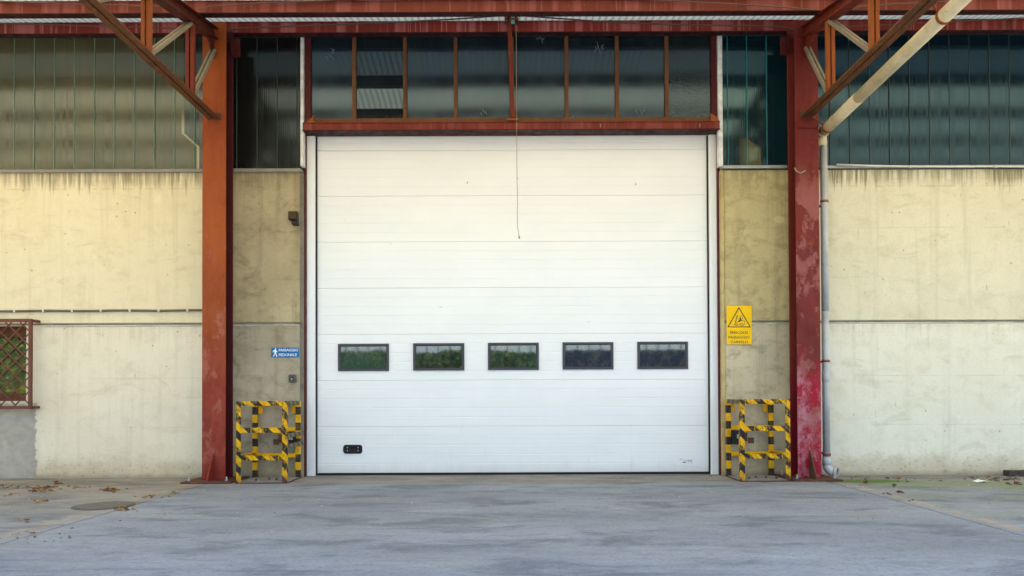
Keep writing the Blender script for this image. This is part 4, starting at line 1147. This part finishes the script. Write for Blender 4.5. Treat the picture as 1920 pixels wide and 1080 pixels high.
bm = B(a.x, a.x + .75, a.y - .02, a.y + .09, .001, .068, .006)
bmesh.ops.rotate(bm, verts=bm.verts, cent=a, matrix=Matrix.Rotation(R(2), 3, 'Z'))
tag(finish('timber_offcut', bm, 'wood_dark'), 'dark timber offcut lying at the foot of the right wall', 'timber')

def leaf(bm, c, s, rnd, mi):
    """a curled dry leaf: six-sided blade folded on its midrib"""
    a = rnd.uniform(0, 6.28); cu = rnd.uniform(.15, .5) * s; wd = rnd.uniform(.32, .5) * s
    pr = [(-.5, 0, .1), (-.2, 1, .6), (.2, .9, .7), (.55, 0, .25), (.2, -.9, .5), (-.2, -1, .75)]
    tl = rnd.uniform(-.4, .4)
    out = []
    for u, v, h in pr:
        x, y = u * s, v * wd * .5
        zz = abs(v) * cu * h + u * s * tl * .4
        out.append([x * math.cos(a) - y * math.sin(a), x * math.sin(a) + y * math.cos(a), zz])
    mn = min(o[2] for o in out)
    vs = [bm.verts.new((c[0] + o[0], c[1] + o[1], .003 + c[2] + o[2] - mn)) for o in out]
    for f in ((0, 1, 2, 3), (0, 3, 4, 5)): bm.faces.new([vs[i] for i in f]).material_index = mi
LM = ['leaf_brown', 'leaf_ochre', 'leaf_grey', 'leaf_red']
def litter(name, label, clusters, seed):
    rnd = random.Random(seed); bm = bmesh.new()
    for px, py, n, sx, sy, s in clusters:
        for _ in range(n):
            c = gp(px + rnd.gauss(0, sx), py + rnd.gauss(0, sy))
            if c.y > -.04: c.y = -.04 - rnd.random() * .1
            leaf(bm, (c.x, c.y, 0), s * rnd.uniform(.4, 1.1), rnd, rnd.choice((0, 1, 1, 2, 1, 3) if seed % 2 else (0, 3, 2, 2, 1)))
    o_ = finish(name, bm, LM); kind(o_, 'stuff'); o_['label'] = label
litter('leaf_litter', 'drifts of dry brown leaves along the foot of the left wall',
       [(78, 917, 55, 14, 3, .06), (205, 920, 40, 14, 2, .06), (150, 914, 10, 12, 1.5, .05), (12, 914, 24, 16, 2, .05), (240, 955, 26, 14, 2.5, .05), (285, 932, 14, 18, 2, .05),
        (328, 925, 8, 4, 1.5, .05), (60, 941, 6, 20, 2, .05), (45, 977, 4, 5, 2, .05), (70, 1007, 26, 34, 8, .03), (110, 905, 6, 4, 1, .06), (20, 928, 10, 12, 2, .05), (190, 978, 4, 40, 8, .03)], 1)
litter('leaf_litter', 'scattered reddish brown leaves on the mossy bay right of the column',
       [(1860, 900, 34, 30, 2, .055), (1905, 899, 20, 16, 2, .06), (1675, 898, 14, 14, 1.5, .05), (1620, 897, 8, 12, 1.5, .05), (1760, 903, 10, 60, 3, .045), (1676, 912, 5, 4, 1, .07), (1690, 924, 6, 8, 1.5, .05),
        (1660, 927, 5, 6, 1, .05), (1900, 909, 6, 8, 1.5, .07), (1386, 901, 12, 7, 2, .04), (1545, 897, 5, 16, 1, .05), (1330, 894, 3, 10, 1, .04), (1700, 939, 6, 16, 2, .035), (1620, 950, 8, 120, 30, .02)], 2)
# single leaves that lie apart
rnd = random.Random(5)
for px, py, s, c_, la in ((1621, 907.5, .12, 0, 'long flat brown leaf beyond the right joint'), (1906, 908, .10, 3, 'orange curled leaf near the timber offcut'),
                          (1688, 925, .08, 3, 'small red brown leaf on the mossy concrete'), (1434, 905, .055, 2, 'small dark leaf in front of the right striped guard'),
                          (108, 909, .09, 0, 'brown leaf by itself near the foot of the left wall'), (72, 942, .10, 1, 'ochre leaf pair left of the manhole cover')):
    bm = bmesh.new(); c = gp(px, py); leaf(bm, (c.x, c.y, 0), s, rnd, c_); tag(finish('dry_leaf', bm, LM), la, 'leaf', 'single dry leaves on the concrete')
bm = bmesh.new(); c = gp(1839, 904)
vs = [bm.verts.new((c.x + a, c.y + b, h)) for a, b, h in ((-.07, -.05, .004), (.0, -.06, .02), (.07, -.04, .005), (.08, .05, .012), (.0, .05, .028), (-.06, .06, .006))]
bm.faces.new((vs[0], vs[1], vs[4], vs[5])); bm.faces.new((vs[1], vs[2], vs[3], vs[4]))
tag(finish('paper_scrap', bm, 'paper'), 'crumpled white paper scrap among leaves on the right', 'litter')
# weeds at the pipe outlet
bm = bmesh.new(); rnd = random.Random(3)
for _ in range(60):
    c = gp(1584 + rnd.gauss(0, 5), 888.5 + rnd.gauss(0, .8)); h = rnd.uniform(.02, .07); a = rnd.uniform(0, 6.28); l = Vector((math.cos(a), math.sin(a), 0)) * rnd.uniform(.01, .05); n = Vector((-l.y, l.x, 0)).normalized() * .008
    v = [bm.verts.new(p) for p in (c - n, c + n, c + l * .6 + n * 1.4 + Vector((0, 0, h)), c + l + Vector((0, 0, h * .9)))]; bm.faces.new((v[0], v[1], v[2], v[3]))
tag(finish('weed_tuft', bm, 'grass'), 'small green weed tuft at the downpipe outlet', 'weed')
# loose grit
bm = bmesh.new(); rnd = random.Random(9)
for _ in range(420):
    px = rnd.uniform(0, 1920); py = 893 + abs(rnd.gauss(0, 45)); c = gp(px, min(py, 1075)); r_ = rnd.uniform(.003, .009)
    if c.y > -.02: continue
    v = [bm.verts.new((c.x + r_ * math.cos(a) * rnd.uniform(.6, 1.3), c.y + r_ * math.sin(a), .0008)) for a in (0, 1.5, 3.1, 4.6)]; t_ = bm.verts.new((c.x, c.y, r_))
    for i in range(4):
        f = bm.faces.new((v[i], v[(i + 1) % 4], t_)); f.material_index = rnd.choice((0, 0, 1))
kind(finish('loose_grit', bm, ['joint_lime', 'leaf_grey']), 'stuff')

# ------------------------------------------------------------------ the yard behind the camera, seen only as reflections and bounced light
def leaves_mass(name, boxes, n, s, mats, seed):
    rnd = random.Random(seed); bm = bmesh.new()
    for _ in range(n):
        x0, x1, y0, y1, z0, z1 = rnd.choice(boxes)
        c = Vector((rnd.uniform(x0, x1), rnd.uniform(y0, y1), rnd.uniform(z0, z1)))
        a = Vector((rnd.gauss(0, 1), rnd.gauss(0, 1), rnd.gauss(0, 1))).normalized() * s; b = a.orthogonal().normalized() * s * .6
        b.rotate(Matrix.Rotation(rnd.uniform(0, 6.28), 3, a.normalized()))
        v = [bm.verts.new(c + q_) for q_ in (-a, b, a, -b)]; bm.faces.new(v).material_index = rnd.randrange(len(mats))
    return finish(name, bm, mats)
boxes = [(-24 + i * 1.5, -22.4 + i * 1.5, -22.4, -20.6 + .25 * math.sin(i), 0, 2.86 + .08 * math.sin(i * 2.3)) for i in range(6, 17)]
kind(leaves_mass('far_hedge', boxes, 70000, .075, ['green_dark', 'green_mid', 'green_mid', 'green_dark', 'green_dark', 'green_yellow'], 2), 'stuff')
kind(finish('hedge_core', B(-15, 2.0, -22.3, -20.75, -.05, 2.72), 'green_dark'), 'stuff')
def tree(x, y, h, r, label, mats, seed):
    t = thing('tree', label, 'tree', (x, y, 0), 'trees across the yard')
    bm = bmesh.new(); tube(bm, [(x, y, -.06), (x + .1, y, h * .35), (x - .1, y + .1, h * .7)], .2, 8, radii=[.24, .18, .08]); finish('trunk', bm, 'bark', t)
    rnd = random.Random(seed); bm = bmesh.new(); cl = [Vector((x + rnd.gauss(0, r * .5), y + rnd.gauss(0, r * .5), rnd.uniform(h * .05, h))) for _ in range(34)]
    for _ in range(7000):
        c = rnd.choice(cl) + Vector((rnd.gauss(0, r * .2), rnd.gauss(0, r * .2), rnd.gauss(0, r * .18)))
        if c.z < .3: continue
        a = Vector((rnd.gauss(0, 1), rnd.gauss(0, 1), rnd.gauss(0, 1))).normalized() * .14; b = a.orthogonal().normalized() * .1
        v = [bm.verts.new(c + q_) for q_ in (-a, b, a, -b)]; bm.faces.new(v).material_index = rnd.randrange(len(mats))
    finish('crown', bm, mats, t)
for i, (x, y) in enumerate(((-27, -25), (-22.5, -24.5), (-19, -25.5), (-15.5, -26), (-31, -25))):
    tree(x, y, 6 + i % 3, 2.0, ('yellowing leafy tree across the yard, %s' % ('far left', 'second from left', 'in line with the barred window', 'beside the hedge', 'outermost')[i]), ['green_mid', 'green_yellow', 'green_mid', 'green_dark'], 30 + i)
t = thing('parked_container', 'dark blue steel container across the yard', 'container', (9, -21, 0))
bm = bmesh.new()
for i in range(60):
    x = 2.25 + i * .22; box(bm, x, x + .14, -20.812 + (.006 if i % 2 else 0), -20.8, .1, 2.85)
finish('corrugated_side', bm, 'container_blue', t); finish('body', B(2.15, 16.5, -23.2, -20.81, .0, 2.88, .03), 'container_blue', t)
t = thing('yard_building', 'long pale building across the yard with a row of posts', 'building', (0, -34, 0))
finish('wall', B(-30, 34, -40, -34, -.06, 4.2), 'white_wall', t)
bm = bmesh.new()
for i in range(90): box(bm, -29 + i * .7, -28.95 + i * .7, -33.95, -33.9, -.05, 4.1)
kind(finish('railing_bars', bm, 'container_blue', t), 'stuff')
kind(leaves_mass('far_shrubbery', [(-28, -15.5, -22.6, -21.2, 0, 4.6)], 42000, .085, ['green_mid', 'green_yellow', 'leaf_ochre', 'green_dark', 'green_yellow', 'green_yellow'], 8), 'stuff')
kind(finish('shrubbery_core', B(-27.8, -15.6, -22.5, -21.5, -.05, 4.3), 'green_dark'), 'stuff')
